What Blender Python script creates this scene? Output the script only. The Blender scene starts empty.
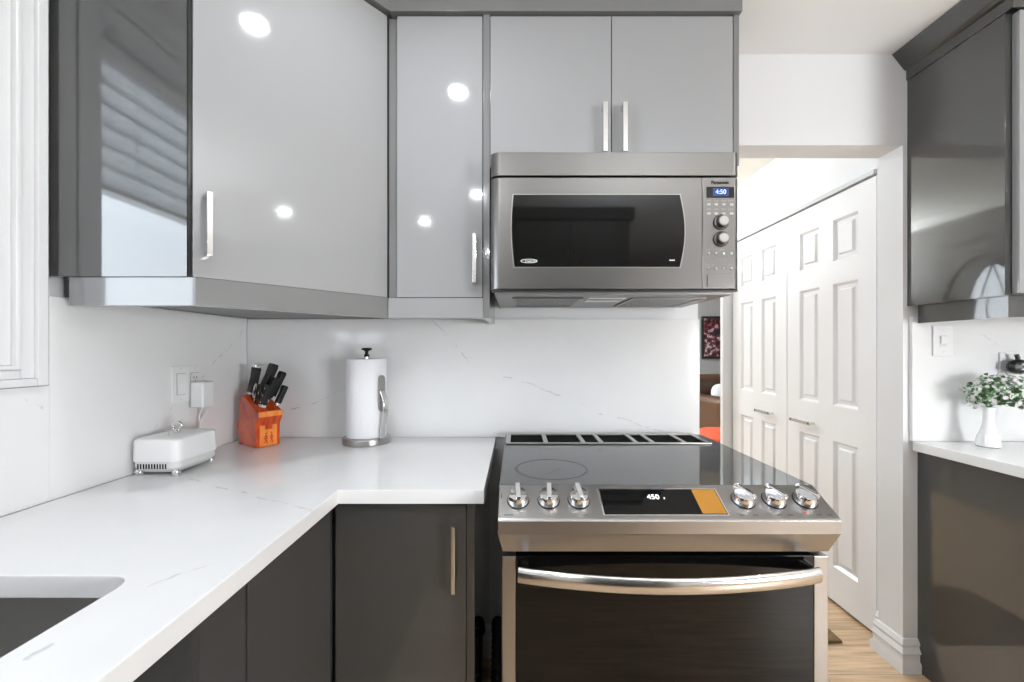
import bpy, bmesh, math, random
from mathutils import Vector, Matrix
random.seed(7)
PI = math.pi
scene = bpy.context.scene
COL = scene.collection

# ------------------------------------------------------------------ camera
F = 410.0                       # focal length in pixels of the 1024 px frame
CX, CY, EYE = 516.0, 350.0, 1.267
cam = bpy.data.cameras.new('camera')
cam.sensor_width = 36.0
cam.lens = F / 1024.0 * 36.0
cam.shift_x = -(CX - 512) / 1024.0
cam.shift_y = (CY - 341) / 1024.0
cam.clip_start = 0.02
camo = bpy.data.objects.new('camera', cam)
COL.objects.link(camo)
camo.location = (0, 0, EYE)
camo.rotation_euler = (PI / 2, 0, 0)
scene.camera = camo

# ------------------------------------------------------------------ world, exposure
world = bpy.data.worlds.new('sky')
scene.world = world
world.use_nodes = True
bg = world.node_tree.nodes['Background']
bg.inputs[1].default_value = 9.5
# hazy sky: bright towards the horizon, dimmer overhead
_nt = world.node_tree
_tc = _nt.nodes.new('ShaderNodeTexCoord')
_sx = _nt.nodes.new('ShaderNodeSeparateXYZ')
_rm = _nt.nodes.new('ShaderNodeValToRGB')
_nt.links.new(_tc.outputs['Generated'], _sx.inputs[0])
_nt.links.new(_sx.outputs['Z'], _rm.inputs[0])
_rm.color_ramp.elements[0].position = 0.27
_rm.color_ramp.elements[0].color = (0.82, 0.91, 1.0, 1)
_rm.color_ramp.elements[1].position = 0.52
_rm.color_ramp.elements[1].color = (0.10, 0.12, 0.15, 1)
_nt.links.new(_rm.outputs[0], bg.inputs[0])
scene.view_settings.view_transform = 'Standard'
scene.view_settings.look = 'None'
scene.view_settings.gamma = 1.0
scene.view_settings.use_curve_mapping = False
scene.view_settings.exposure = 0.03
scene.cycles.max_bounces = 10
scene.cycles.diffuse_bounces = 6
scene.cycles.glossy_bounces = 6
scene.cycles.transparent_max_bounces = 8
scene.cycles.sample_clamp_indirect = 6.0

# lamps: (x, y, watts)
CAN_W = 5.0
CANS = [(-0.26, 0.86), (-0.29, -0.35), (-0.82, -0.98), (1.82, 0.08),
        (-0.3, -2.1), (1.0, -2.1), (2.2, -2.1)]
HALL = [(1.05, 2.5, 3.4)]
FOYER = [(0.3, 5.0, 80.0), (2.9, 4.9, 6.0)]  # first lamp is added out of view, to brighten the foyer
CEIL = 2.435


def area(name, loc, size, watts, color=(0.93, 0.97, 1.0), shape='DISK', rot=(0, 0, 0), size_y=None, spread=None):
    l = bpy.data.lights.new(name, 'AREA')
    l.shape = shape
    l.size = size
    if size_y:
        l.size_y = size_y
    l.energy = watts
    l.color = color
    if spread:
        l.spread = spread
    o = bpy.data.objects.new(name, l)
    o.location = loc
    o.rotation_euler = rot
    COL.objects.link(o)
    return o


for (x, y) in CANS:
    area('downlight_lamp', (x, y, CEIL - 0.012), 0.075, CAN_W)
for (x, y, w) in HALL + FOYER:
    area('downlight_lamp', (x, y, CEIL - 0.012), 0.12, w, color=(0.80, 0.90, 1.0))
# added fill lamp, unseen: turns the ceiling behind the camera into a soft source
area('ceiling_fill', (0.75, -0.35, 1.85), 0.5, 22.0, color=(0.93, 0.97, 1.0), rot=(PI + 0.15, 0, 0))


def aim(name, loc, target, size, watts, size_y):
    d = (Vector(target) - Vector(loc)).to_track_quat('-Z', 'Y').to_euler()
    return area(name, loc, size, watts, color=(0.93, 0.97, 1.0), shape='RECTANGLE', rot=tuple(d), size_y=size_y)


# added fill lamp out of view behind the camera, from the right
aim('fill_right', (2.7, -1.5, 1.1), (-0.7, 1.5, 0.95), 1.1, 84.0, 0.8)
area('foyer_fill', (-0.2, 4.5, 1.7), 0.3, 260.0, color=(0.85, 0.92, 1.0), rot=(PI, 0, 0))  # added lamp with no fixture, brightens the foyer ceiling
# portal in the window opening (sampling aid for daylight, gives no light itself)
po = area('window_portal', (-1.25, 0.12, 1.72), 0.9, 1.0, shape='RECTANGLE', rot=(0, -PI / 2, 0), size_y=1.4)
po.data.cycles.is_portal = True


# ------------------------------------------------------------------ materials
def sock(node, *names):
    for n in names:
        if n in node.inputs:
            return node.inputs[n]


def pmat(name, col, rough=0.5, metal=0.0, coat=0.0, ior=1.5, emit=None, estr=0.0, spec=0.5, trans=0.0):
    m = bpy.data.materials.new(name)
    m.use_nodes = True
    b = m.node_tree.nodes['Principled BSDF']
    b.inputs['Base Color'].default_value = (*col, 1)
    b.inputs['Roughness'].default_value = rough
    b.inputs['Metallic'].default_value = metal
    b.inputs['IOR'].default_value = ior
    b.inputs['Coat Weight'].default_value = coat
    b.inputs['Coat Roughness'].default_value = 0.02
    b.inputs['Specular IOR Level'].default_value = spec
    b.inputs['Transmission Weight'].default_value = trans
    if emit:
        b.inputs['Emission Color'].default_value = (*emit, 1)
        b.inputs['Emission Strength'].default_value = estr
    return m


class N:
    """tiny node-graph helper"""
    def __init__(s, m):
        s.m = m
        s.nt = m.node_tree
        s.b = s.nt.nodes['Principled BSDF']

    def new(s, t, **kw):
        n = s.nt.nodes.new(t)
        for k, v in kw.items():
            setattr(n, k, v)
        return n

    def link(s, a, b):
        s.nt.links.new(a, b)

    def math(s, op, a, b=None, c=None, clamp=False):
        n = s.new('ShaderNodeMath', operation=op, use_clamp=clamp)
        for i, v in enumerate((a, b, c)):
            if v is None:
                continue
            if isinstance(v, (int, float)):
                n.inputs[i].default_value = v
            else:
                s.link(v, n.inputs[i])
        return n.outputs[0]

    def vec(s, op, a, b=None, scale=None):
        n = s.new('ShaderNodeVectorMath', operation=op)
        for i, v in enumerate((a, b)):
            if v is None:
                continue
            if isinstance(v, (tuple, list, Vector)):
                n.inputs[i].default_value = v
            else:
                s.link(v, n.inputs[i])
        if scale is not None:
            if isinstance(scale, (int, float)):
                n.inputs['Scale'].default_value = scale
            else:
                s.link(scale, n.inputs['Scale'])
        return n.outputs['Value'] if op in ('DOT_PRODUCT', 'LENGTH', 'DISTANCE') else n.outputs[0]

    def pos(s):
        return s.new('ShaderNodeNewGeometry').outputs['Position']

    def objco(s):
        return s.new('ShaderNodeTexCoord').outputs['Object']

    def noise(s, co, scale, detail=2.0, rough=0.5):
        n = s.new('ShaderNodeTexNoise')
        n.inputs['Scale'].default_value = scale
        n.inputs['Detail'].default_value = detail
        n.inputs['Roughness'].default_value = rough
        if co is not None:
            s.link(co, n.inputs['Vector'])
        return n

    def ramp(s, fac, stops):
        n = s.new('ShaderNodeValToRGB')
        cr = n.color_ramp
        while len(cr.elements) < len(stops):
            cr.elements.new(0.5)
        for e, (p, c) in zip(cr.elements, stops):
            e.position = p
            e.color = (*c, 1)
        s.link(fac, n.inputs[0])
        return n.outputs[0]

    def mix(s, fac, a, b):
        n = s.new('ShaderNodeMix', data_type='RGBA')
        for sk, v in ((n.inputs['Factor'], fac), (n.inputs['A'], a), (n.inputs['B'], b)):
            pass
        ins = [i for i in n.inputs if i.enabled]
        for sk, v in zip(ins, (fac, a, b)):
            if isinstance(v, (int, float)):
                sk.default_value = v
            elif isinstance(v, tuple):
                sk.default_value = (*v, 1)
            else:
                s.link(v, sk)
        return [o for o in n.outputs if o.enabled][0]

    def bump(s, h, strength=0.1, dist=0.01):
        n = s.new('ShaderNodeBump')
        n.inputs['Strength'].default_value = strength
        n.inputs['Distance'].default_value = dist
        s.link(h, n.inputs['Height'])
        s.link(n.outputs[0], s.b.inputs['Normal'])

    def scaled(s, co, sc):
        n = s.new('ShaderNodeMapping')
        n.inputs['Scale'].default_value = sc
        s.link(co, n.inputs['Vector'])
        return n.outputs[0]


def quartz(name, veins, base=(0.80, 0.80, 0.80), rough=0.12):
    """white engineered stone; veins = list of (width, polyline of 3-D points)"""
    m = pmat(name, base, rough, spec=0.5)
    n = N(m)
    p = n.pos()
    w1 = n.noise(p, 9.0, 4.0, 0.6).outputs['Color']
    off = n.vec('SCALE', n.vec('SUBTRACT', w1, (0.5, 0.5, 0.5)), scale=0.05)
    w2 = n.noise(p, 60.0, 2.0, 0.6).outputs['Color']
    off2 = n.vec('SCALE', n.vec('SUBTRACT', w2, (0.5, 0.5, 0.5)), scale=0.006)
    q = n.vec('ADD', n.vec('ADD', p, off), off2)
    dmin = None
    for width, pts in veins:
        for a, b in zip(pts[:-1], pts[1:]):
            a = Vector(a)
            ab = Vector(b) - a
            pa = n.vec('SUBTRACT', q, tuple(a))
            t = n.math('MULTIPLY', n.vec('DOT_PRODUCT', pa, tuple(ab)), 1.0 / ab.length_squared, clamp=True)
            d = n.vec('LENGTH', n.vec('SUBTRACT', pa, n.vec('SCALE', tuple(ab), scale=t)))
            d = n.math('DIVIDE', d, width)
            dmin = d if dmin is None else n.math('MINIMUM', dmin, d)
    mask = n.math('SUBTRACT', 1.0, dmin, clamp=True)
    patch = n.noise(p, 14.0, 3.0).outputs['Fac']
    patch = n.math('MULTIPLY_ADD', patch, 1.8, -0.22, clamp=True)
    mask = n.math('MULTIPLY', mask, patch)
    mask = n.math('MULTIPLY', mask, 0.72)
    cloud = n.noise(p, 2.2, 4.0, 0.6).outputs['Fac']
    cl = n.ramp(cloud, [(0.35, tuple(c * 0.955 for c in base)), (0.65, base)])
    n.link(n.mix(mask, cl, (0.33, 0.33, 0.33)), n.b.inputs['Base Color'])
    return m


def brushed(name, col, rough=0.28, axis='x', var=0.12):
    m = pmat(name, col, rough, 1.0)
    n = N(m)
    co = n.objco()
    sc = {'x': (3.0, 700.0, 900.0), 'z': (900.0, 700.0, 3.0)}[axis]
    f = n.noise(n.scaled(co, sc), 1.0, 2.0).outputs['Fac']
    r = n.math('MULTIPLY_ADD', f, var, rough - var / 2)
    n.link(r, n.b.inputs['Roughness'])
    n.link(n.mix(f, tuple(c * 0.95 for c in col), tuple(min(1, c * 1.05) for c in col)), n.b.inputs['Base Color'])
    return m


M = {}
M['wall'] = pmat('white_wall_paint', (0.76, 0.765, 0.775), 0.55, spec=0.3)
M['ceil'] = pmat('ceiling_paint', (0.86, 0.86, 0.86), 0.7, spec=0.2)
M['trim'] = pmat('white_trim_paint', (0.74, 0.74, 0.745), 0.3)
M['door_white'] = pmat('white_door_paint', (0.82, 0.82, 0.83), 0.32)
M['greywall'] = pmat('grey_room_paint', (0.42, 0.43, 0.44), 0.6)
M['taupe'] = pmat('taupe_wall_paint', (0.36, 0.34, 0.31), 0.5)
M['cream'] = pmat('cream_paint', (0.80, 0.775, 0.69), 0.6)
M['dark_gloss'] = pmat('dark_grey_gloss_panel', (0.052, 0.052, 0.050), 0.06, coat=0.8, ior=1.5)
M['dark_matt'] = pmat('dark_grey_satin', (0.052, 0.052, 0.050), 0.3)
M['light_gloss'] = pmat('light_grey_gloss_front', (0.285, 0.285, 0.29), 0.07, coat=0.8)
M['mid_gloss'] = pmat('mid_grey_gloss_edge', (0.17, 0.17, 0.168), 0.12, coat=0.5)
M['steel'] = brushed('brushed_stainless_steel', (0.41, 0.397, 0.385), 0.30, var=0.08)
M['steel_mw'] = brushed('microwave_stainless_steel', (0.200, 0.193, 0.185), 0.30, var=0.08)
M['steel_dark'] = brushed('dark_stainless_sink', (0.46, 0.455, 0.445), 0.35)
M['nickel'] = pmat('satin_nickel', (0.74, 0.73, 0.72), 0.16, 1.0)
M['chrome'] = pmat('chrome', (0.86, 0.86, 0.87), 0.05, 1.0)
M['black_glass'] = pmat('black_glass', (0.003, 0.003, 0.003), 0.03, ior=1.38)
M['mw_glass'] = pmat('smoked_glass', (0.006, 0.006, 0.0055), 0.04, ior=1.36)
M['cooktop'] = pmat('ceramic_cooktop_glass', (0.018, 0.019, 0.021), 0.055, ior=1.75)
M['ring'] = pmat('burner_ring_print', (0.10, 0.105, 0.11), 0.5, ior=1.4)
M['black_plastic'] = pmat('black_plastic', (0.010, 0.010, 0.010), 0.45, spec=0.3)
M['black_satin'] = pmat('black_enamel', (0.02, 0.02, 0.02), 0.3)
M['white_plastic'] = pmat('white_plastic', (0.79, 0.79, 0.79), 0.28)
M['offwhite_plastic'] = pmat('pale_grey_plastic', (0.66, 0.66, 0.655), 0.35)
M['grey_print'] = pmat('grey_print', (0.12, 0.12, 0.12), 0.4)
M['plate_grey'] = pmat('grey_painted_metal', (0.24, 0.24, 0.24), 0.35, 0.3)
M['rim_grey'] = pmat('grey_gap', (0.30, 0.30, 0.30), 0.5)
M['track'] = pmat('painted_track', (0.55, 0.55, 0.55), 0.35)
M['ceramic'] = pmat('white_ceramic', (0.88, 0.88, 0.88), 0.12, coat=0.4)
M['blue_lcd'] = pmat('blue_display', (0.01, 0.02, 0.08), 0.1, emit=(0.10, 0.25, 1.0), estr=0.10)
M['blue_digits'] = pmat('blue_digits', (0.2, 0.4, 0.9), 0.2, emit=(0.35, 0.6, 1.0), estr=1.6)
M['white_digits'] = pmat('white_digits', (0.8, 0.8, 0.8), 0.2, emit=(0.9, 0.95, 1.0), estr=1.6)
M['amber'] = pmat('amber_reflection', (0.42, 0.19, 0.025), 0.25)
M['red_dot'] = pmat('red_mark', (0.5, 0.03, 0.02), 0.3)
M['lamp'] = pmat('lamp_lens', (1, 1, 1), 0.4, emit=(1, 0.97, 0.93), estr=14.0)
M['leather'] = pmat('brown_leather', (0.075, 0.036, 0.017), 0.4)
M['red_fabric'] = pmat('orange_red_fabric', (0.72, 0.085, 0.03), 0.7)
M['pink'] = pmat('pale_pink_petals', (0.74, 0.66, 0.71), 0.6)
M['stem'] = pmat('green_stem', (0.10, 0.19, 0.07), 0.6)
M['cord_white'] = pmat('white_cord', (0.72, 0.72, 0.72), 0.35)
M['slit'] = pmat('dark_slot', (0.008, 0.008, 0.008), 0.8, spec=0.03)
M['lit_glass'] = pmat('daylit_leaded_glass', (0.6, 0.65, 0.7), 0.2, emit=(0.85, 0.93, 1.0), estr=6.0)  # emission stands in for daylight behind the door glass


def extra_mats():
    # paper
    m = pmat('paper_towel', (0.80, 0.80, 0.82), 0.9, spec=0.1)
    n = N(m)
    v = n.new('ShaderNodeTexVoronoi')
    v.inputs['Scale'].default_value = 160
    n.link(n.objco(), v.inputs['Vector'])
    n.bump(v.outputs['Distance'], 0.15, 0.003)
    M['paper'] = m
    # laminate floor: planks along x
    m = pmat('light_oak_laminate', (0.6, 0.42, 0.26), 0.33)
    n = N(m)
    p = n.pos()
    br = n.new('ShaderNodeTexBrick')
    n.link(p, br.inputs['Vector'])
    br.inputs['Scale'].default_value = 1.0
    br.inputs['Brick Width'].default_value = 1.2
    br.inputs['Row Height'].default_value = 0.16
    br.inputs['Mortar Size'].default_value = 0.0012
    br.inputs['Color1'].default_value = (0.62, 0.45, 0.29, 1)
    br.inputs['Color2'].default_value = (0.54, 0.37, 0.22, 1)
    br.inputs['Mortar'].default_value = (0.22, 0.14, 0.08, 1)
    g = n.noise(n.scaled(p, (1.6, 24, 1)), 2.0, 5.0, 0.6).outputs['Fac']
    gr = n.ramp(g, [(0.32, (0.62, 0.62, 0.62)), (0.62, (1.12, 1.1, 1.08))])
    mm = n.new('ShaderNodeMix', data_type='RGBA', blend_type='MULTIPLY')
    ins = [i for i in mm.inputs if i.enabled]
    ins[0].default_value = 1.0
    n.link(br.outputs['Color'], ins[1])
    n.link(gr, ins[2])
    n.link([o for o in mm.outputs if o.enabled][0], n.b.inputs['Base Color'])
    M['floor'] = m
    # knife block wood
    for key, c0, c1 in (('wood', (0.36, 0.030, 0.006), (0.74, 0.10, 0.014)), ('wood_pale', (0.72, 0.17, 0.02), (0.90, 0.30, 0.05))):
        m = pmat('orange_wood_' + key, c0, 0.25, coat=0.3)
        n = N(m)
        g = n.noise(n.scaled(n.objco(), (60, 14, 14)), 1.0, 4.0).outputs['Fac']
        n.link(n.ramp(g, [(0.3, c0), (0.7, c1)]), n.b.inputs['Base Color'])
        M[key] = m
    # mat
    m = pmat('brown_coir', (0.16, 0.10, 0.05), 0.95, spec=0.1)
    n = N(m)
    g = n.noise(n.objco(), 300, 2.0).outputs['Fac']
    n.link(n.ramp(g, [(0.3, (0.09, 0.055, 0.03)), (0.7, (0.25, 0.17, 0.09))]), n.b.inputs['Base Color'])
    M['coir'] = m
    # leaves
    m = pmat('variegated_leaf', (0.1, 0.22, 0.08), 0.45)
    n = N(m)
    g = n.noise(n.objco(), 55, 1.0).outputs['Fac']
    n.link(n.ramp(g, [(0.38, (0.035, 0.11, 0.035)), (0.48, (0.14, 0.25, 0.12)), (0.55, (0.60, 0.66, 0.57))]), n.b.inputs['Base Color'])
    M['leaf'] = m
    # perforated filter
    m = pmat('grease_filter_mesh', (0.35, 0.35, 0.34), 0.4, 0.8)
    n = N(m)
    v = n.new('ShaderNodeTexVoronoi')
    v.inputs['Scale'].default_value = 130
    n.link(n.objco(), v.inputs['Vector'])
    n.link(n.ramp(v.outputs['Distance'], [(0.3, (0.02, 0.02, 0.02)), (0.55, (0.17, 0.17, 0.165))]), n.b.inputs['Base Color'])
    M['filter'] = m
    # picture print: dark poster with red and white blotches
    m = pmat('poster_print', (0.1, 0.05, 0.05), 0.3)
    n = N(m)
    g = n.noise(n.scaled(n.objco(), (16, 16, 18)), 1.0, 3.0).outputs['Fac']
    n.link(n.ramp(g, [(0.46, (0.012, 0.012, 0.018)), (0.52, (0.30, 0.03, 0.03)), (0.56, (0.03, 0.03, 0.06)), (0.62, (0.7, 0.68, 0.68)), (0.70, (0.10, 0.12, 0.25))]), n.b.inputs['Base Color'])
    M['poster'] = m
    # window glass: clear pane with a weak mirror
    m = bpy.data.materials.new('clear_pane')
    m.use_nodes = True
    nt = m.node_tree
    nt.nodes.remove(nt.nodes['Principled BSDF'])
    t = nt.nodes.new('ShaderNodeBsdfTransparent')
    g = nt.nodes.new('ShaderNodeBsdfGlossy')
    g.inputs['Roughness'].default_value = 0.02
    mx = nt.nodes.new('ShaderNodeMixShader')
    mx.inputs[0].default_value = 0.06
    nt.links.new(t.outputs[0], mx.inputs[1])
    nt.links.new(g.outputs[0], mx.inputs[2])
    nt.links.new(mx.outputs[0], nt.nodes['Material Output'].inputs[0])
    M['pane'] = m
    # translucent blind slats
    m = bpy.data.materials.new('translucent_white_slat')
    m.use_nodes = True
    nt = m.node_tree
    b = nt.nodes['Principled BSDF']
    b.inputs['Base Color'].default_value = (0.8, 0.8, 0.8, 1)
    t = nt.nodes.new('ShaderNodeBsdfTranslucent')
    t.inputs[0].default_value = (0.92, 0.93, 0.94, 1)
    mx = nt.nodes.new('ShaderNodeMixShader')
    mx.inputs[0].default_value = 0.62
    nt.links.new(b.outputs[0], mx.inputs[1])
    nt.links.new(t.outputs[0], mx.inputs[2])
    nt.links.new(mx.outputs[0], nt.nodes['Material Output'].inputs[0])
    M['blind'] = m


extra_mats()


def on_y(px, py, y):            # point of a sight line on a plane y = const (used for the run of the stone veins)
    return ((px - CX) * y / F, y, EYE - (py - CY) * y / F)


def on_x(px, py, x):
    y = x * F / (px - CX)
    return (x, y, EYE - (py - CY) * y / F)


def on_z(px, py, z):
    y = (EYE - z) * F / (py - CY)
    return ((px - CX) * y / F, y, z)


M['q_back'] = quartz('quartz_slab_back', [
    (0.0035, [on_y(a, b, 1.68) for a, b in ((428, 316), (447, 335), (468, 362), (492, 376), (533, 384), (561, 397), (593, 410), (662, 431))]),
    (0.003, [on_y(a, b, 1.68) for a, b in ((270, 420), (293, 408), (314, 405), (345, 388))]),
    (0.0018, [on_y(a, b, 1.68) for a, b in ((498, 338), (506, 352), (522, 368))]),
    (0.0018, [on_y(a, b, 1.68) for a, b in ((415, 362), (426, 348), (447, 335))])])
M['q_left'] = quartz('quartz_slab_left', [
    (0.0032, [on_x(a, b, -1.102) for a, b in ((243, 331), (222, 356), (206, 374), (180, 398), (155, 428))]),
    (0.0026, [on_x(a, b, -1.102) for a, b in ((12, 391), (29, 402), (46, 410))])])
M['q_right'] = quartz('quartz_slab_right', [
    (0.0025, [on_y(a, b, 1.605) for a, b in ((972, 318), (982, 334), (1004, 351), (1030, 362))])])
M['q_top'] = quartz('quartz_worktop', [
    (0.0050, [on_z(a, b, .91) for a, b in ((175, 476), (222, 488), (270, 499), (316, 512))]),
    (0.0048, [on_z(a, b, .91) for a, b in ((120, 598), (180, 574), (254, 552))]),
    (0.0055, [on_z(a, b, .91) for a, b in ((36, 654), (60, 640))]),
    (0.0045, [on_z(a, b, .91) for a, b in ((-10, 517), (20, 508), (45, 499))])], base=(0.82, 0.82, 0.82), rough=0.10)
M['q_top_right'] = quartz('quartz_worktop_right', [(0.002, [(1.7, 1.0, .91), (2.1, 1.5, .91)])], base=(0.82, 0.82, 0.82), rough=0.10)


# ------------------------------------------------------------------ mesh helpers
def add(bm, other):
    """merge bmesh other into bm"""
    me = bpy.data.meshes.new('tmp')
    other.to_mesh(me)
    other.free()
    bm.from_mesh(me)
    bpy.data.meshes.remove(me)
    return bm


def box(x0, x1, y0, y1, z0, z1, bev=0.0, seg=2, bm=None):
    b = bmesh.new()
    bmesh.ops.create_cube(b, size=1.0)
    for v in b.verts:
        v.co = Vector(((x0 + x1) / 2 + v.co.x * (x1 - x0), (y0 + y1) / 2 + v.co.y * (y1 - y0), (z0 + z1) / 2 + v.co.z * (z1 - z0)))
    if bev:
        bmesh.ops.bevel(b, geom=list(b.edges), offset=bev, segments=seg, profile=0.5, affect='EDGES')
    return add(bm, b) if bm else b


def fan(b, loop):
    try:
        return b.faces.new(loop)
    except ValueError:
        return None


def prism(poly, axis, a0, a1, bev=0.0, seg=2, bm=None):
    """poly: 2-D outline; axis 'x': (y,z), 'y': (x,z), 'z': (x,y)"""
    b = bmesh.new()

    def P3(u, v, w):
        return {'x': (w, u, v), 'y': (u, w, v), 'z': (u, v, w)}[axis]
    lo = [b.verts.new(P3(u, v, a0)) for u, v in poly]
    hi = [b.verts.new(P3(u, v, a1)) for u, v in poly]
    n = len(poly)
    fan(b, lo)
    fan(b, hi[::-1])
    for i in range(n):
        fan(b, (lo[i], hi[i], hi[(i + 1) % n], lo[(i + 1) % n]))
    bmesh.ops.recalc_face_normals(b, faces=list(b.faces))
    if bev:
        ed = [e for e in b.edges if len(e.link_faces) == 2 and e.calc_face_angle(0) > 0.6]
        bmesh.ops.bevel(b, geom=ed, offset=bev, segments=seg, profile=0.5, affect='EDGES')
    return add(bm, b) if bm else b


def rrect(x0, x1, y0, y1, r, n=6):
    pts = []
    for cx, cy, a in ((x1 - r, y1 - r, 0), (x0 + r, y1 - r, 90), (x0 + r, y0 + r, 180), (x1 - r, y0 + r, 270)):
        for k in range(n + 1):
            t = math.radians(a + 90 * k / n)
            pts.append((cx + r * math.cos(t), cy + r * math.sin(t)))
    return pts


def lathe(prof, n=32, c=(0, 0, 0), axis=(0, 0, 1), bm=None):
    b = bmesh.new()
    ax = Vector(axis).normalized()
    q = Vector((0, 0, 1)).rotation_difference(ax)
    rings = []
    for r, z in prof:
        if r < 1e-6:
            rings.append([b.verts.new(q @ Vector((0, 0, z)) + Vector(c))])
        else:
            rings.append([b.verts.new(q @ Vector((r * math.cos(2 * PI * k / n), r * math.sin(2 * PI * k / n), z)) + Vector(c)) for k in range(n)])
    for A, B in zip(rings[:-1], rings[1:]):
        for k in range(n):
            k2 = (k + 1) % n
            if len(A) == 1 and len(B) == 1:
                continue
            if len(A) == 1:
                fan(b, (A[0], B[k], B[k2]))
            elif len(B) == 1:
                fan(b, (A[k], A[k2], B[0]))
            else:
                fan(b, (A[k], A[k2], B[k2], B[k]))
    for R in (rings[0], rings[-1]):
        if len(R) > 1:
            fan(b, R)
    bmesh.ops.recalc_face_normals(b, faces=list(b.faces))
    return add(bm, b) if bm else b


def sweep(path, section, up=(0, 0, 1), closed=False, bm=None, scales=None):
    """carry a 2-D section (side, up) along a path"""
    b = bmesh.new()
    P = [Vector(p) for p in path]
    n = len(P)
    rings = []
    for i, p in enumerate(P):
        if closed:
            t = (P[(i + 1) % n] - P[i - 1]).normalized()
        else:
            t = (P[min(i + 1, n - 1)] - P[max(i - 1, 0)]).normalized()
        u = Vector(up)
        s = t.cross(u)
        if s.length < 1e-4:
            s = t.cross(Vector((0.3, 1, 0.1)))
        s.normalize()
        u = s.cross(t).normalized()
        k = scales[i] if scales else 1.0
        rings.append([b.verts.new(p + s * a * k + u * c * k) for a, c in section])
    m = len(section)
    pairs = list(zip(rings[:-1], rings[1:])) + ([(rings[-1], rings[0])] if closed else [])
    for A, B in pairs:
        for k in range(m):
            fan(b, (A[k], A[(k + 1) % m], B[(k + 1) % m], B[k]))
    if not closed:
        fan(b, rings[0])
        fan(b, rings[-1])
    bmesh.ops.recalc_face_normals(b, faces=list(b.faces))
    return add(bm, b) if bm else b


def circ(r, n=12, ry=None):
    ry = ry or r
    return [(r * math.cos(2 * PI * k / n), ry * math.sin(2 * PI * k / n)) for k in range(n)]


def smooth_path(pts, n=8):
    """Catmull-Rom through points"""
    P = [Vector(p) for p in pts]
    out = []
    for i in range(len(P) - 1):
        p0, p1, p2, p3 = P[max(i - 1, 0)], P[i], P[i + 1], P[min(i + 2, len(P) - 1)]
        for k in range(n):
            t = k / n
            out.append(0.5 * ((2 * p1) + (p2 - p0) * t + (2 * p0 - 5 * p1 + 4 * p2 - p3) * t * t + (3 * p1 - p0 - 3 * p2 + p3) * t ** 3))
    out.append(P[-1])
    return out


def xf(bm, mat):
    bmesh.ops.transform(bm, matrix=mat, verts=list(bm.verts))
    return bm


def ball(r, c, bm=None, sz=1.0, n=16):
    b = bmesh.new()
    bmesh.ops.create_uvsphere(b, u_segments=n, v_segments=n // 2 + 2, radius=r)
    for v in b.verts:
        v.co = Vector((v.co.x, v.co.y, v.co.z * sz)) + Vector(c)
    return add(bm, b) if bm else b


WM = {}


def link_mesh(name, bm, mat, parent=None, W=None):
    bmesh.ops.recalc_face_normals(bm, faces=list(bm.faces))
    for f in bm.faces:
        f.smooth = True
    for e in bm.edges:
        e.smooth = not (len(e.link_faces) != 2 or e.calc_face_angle(0) > math.radians(38))
    me = bpy.data.meshes.new(name)
    bm.to_mesh(me)
    bm.free()
    me.materials.append(mat)
    o = bpy.data.objects.new(name, me)
    COL.objects.link(o)
    wn = o.modifiers.new('weighted_normals', 'WEIGHTED_NORMAL')   # keeps big flat faces flat next to small bevels
    wn.mode = 'FACE_AREA'
    wn.weight = 100
    wn.keep_sharp = True
    if parent:
        o.parent = parent
    return o


def thing(name, label, cat, loc=(0, 0, 0), rz=0.0, group=None):
    o = bpy.data.objects.new(name, None)
    o.empty_display_size = 0.05
    COL.objects.link(o)
    o.location = loc
    o.rotation_euler = (0, 0, rz)
    o['label'] = label
    o['category'] = cat
    if group:
        o['group'] = group
    WM[o.name] = Matrix.Translation(Vector(loc)) @ Matrix.Rotation(rz, 4, 'Z')
    return o


def part(name, bm, mat, parent, local=False, label=None):
    """a part (or, under a part, a sub-part); coordinates are world unless local"""
    W = WM[parent.name]
    if not local:
        xf(bm, W.inverted())
    o = link_mesh(name, bm, mat, parent)
    WM[o.name] = W
    if label:
        o['label'] = label
    return o


def solo(name, bm, mat, label, cat, loc=(0, 0, 0), group=None):
    xf(bm, Matrix.Translation(-Vector(loc)))
    o = link_mesh(name, bm, mat)
    o.location = loc
    o['label'] = label
    o['category'] = cat
    if group:
        o['group'] = group
    WM[o.name] = Matrix.Translation(Vector(loc))
    return o


def struct(name, bm, mat, parent=None):
    o = link_mesh(name, bm, mat, parent)
    if not parent:
        o['kind'] = 'structure'
    WM[o.name] = Matrix.Identity(4)
    return o


def text_bm(s, size, mat4, extrude=0.0004, align='CENTER', bold=0.0):
    cu = bpy.data.curves.new('lettering', 'FONT')
    cu.body = s
    cu.size = size
    cu.extrude = extrude
    cu.offset = bold
    cu.align_x = align
    cu.align_y = 'CENTER'
    o = bpy.data.objects.new('lettering', cu)
    COL.objects.link(o)
    dg = bpy.context.evaluated_depsgraph_get()
    me = bpy.data.meshes.new_from_object(o.evaluated_get(dg))
    bm = bmesh.new()
    bm.from_mesh(me)
    bpy.data.objects.remove(o)
    bpy.data.meshes.remove(me)
    bpy.data.curves.remove(cu)
    return xf(bm, mat4)


def facing_cam(x, y, z):        # letters upright on a plane that faces -y
    return Matrix.Translation((x, y, z)) @ Matrix.Rotation(PI / 2, 4, 'X')


# ------------------------------------------------------------------ room shell
struct('floor', box(-1.4, 4.8, -3.4, 6.5, -0.1, 0.0), M['floor'])
struct('ceiling', box(-1.4, 4.8, -3.4, 1.73, CEIL, CEIL + 0.1), M['ceil'])
struct('ceiling_hall', box(-1.4, 4.8, 1.73, 6.5, CEIL, CEIL + 0.1), M['cream'])

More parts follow.
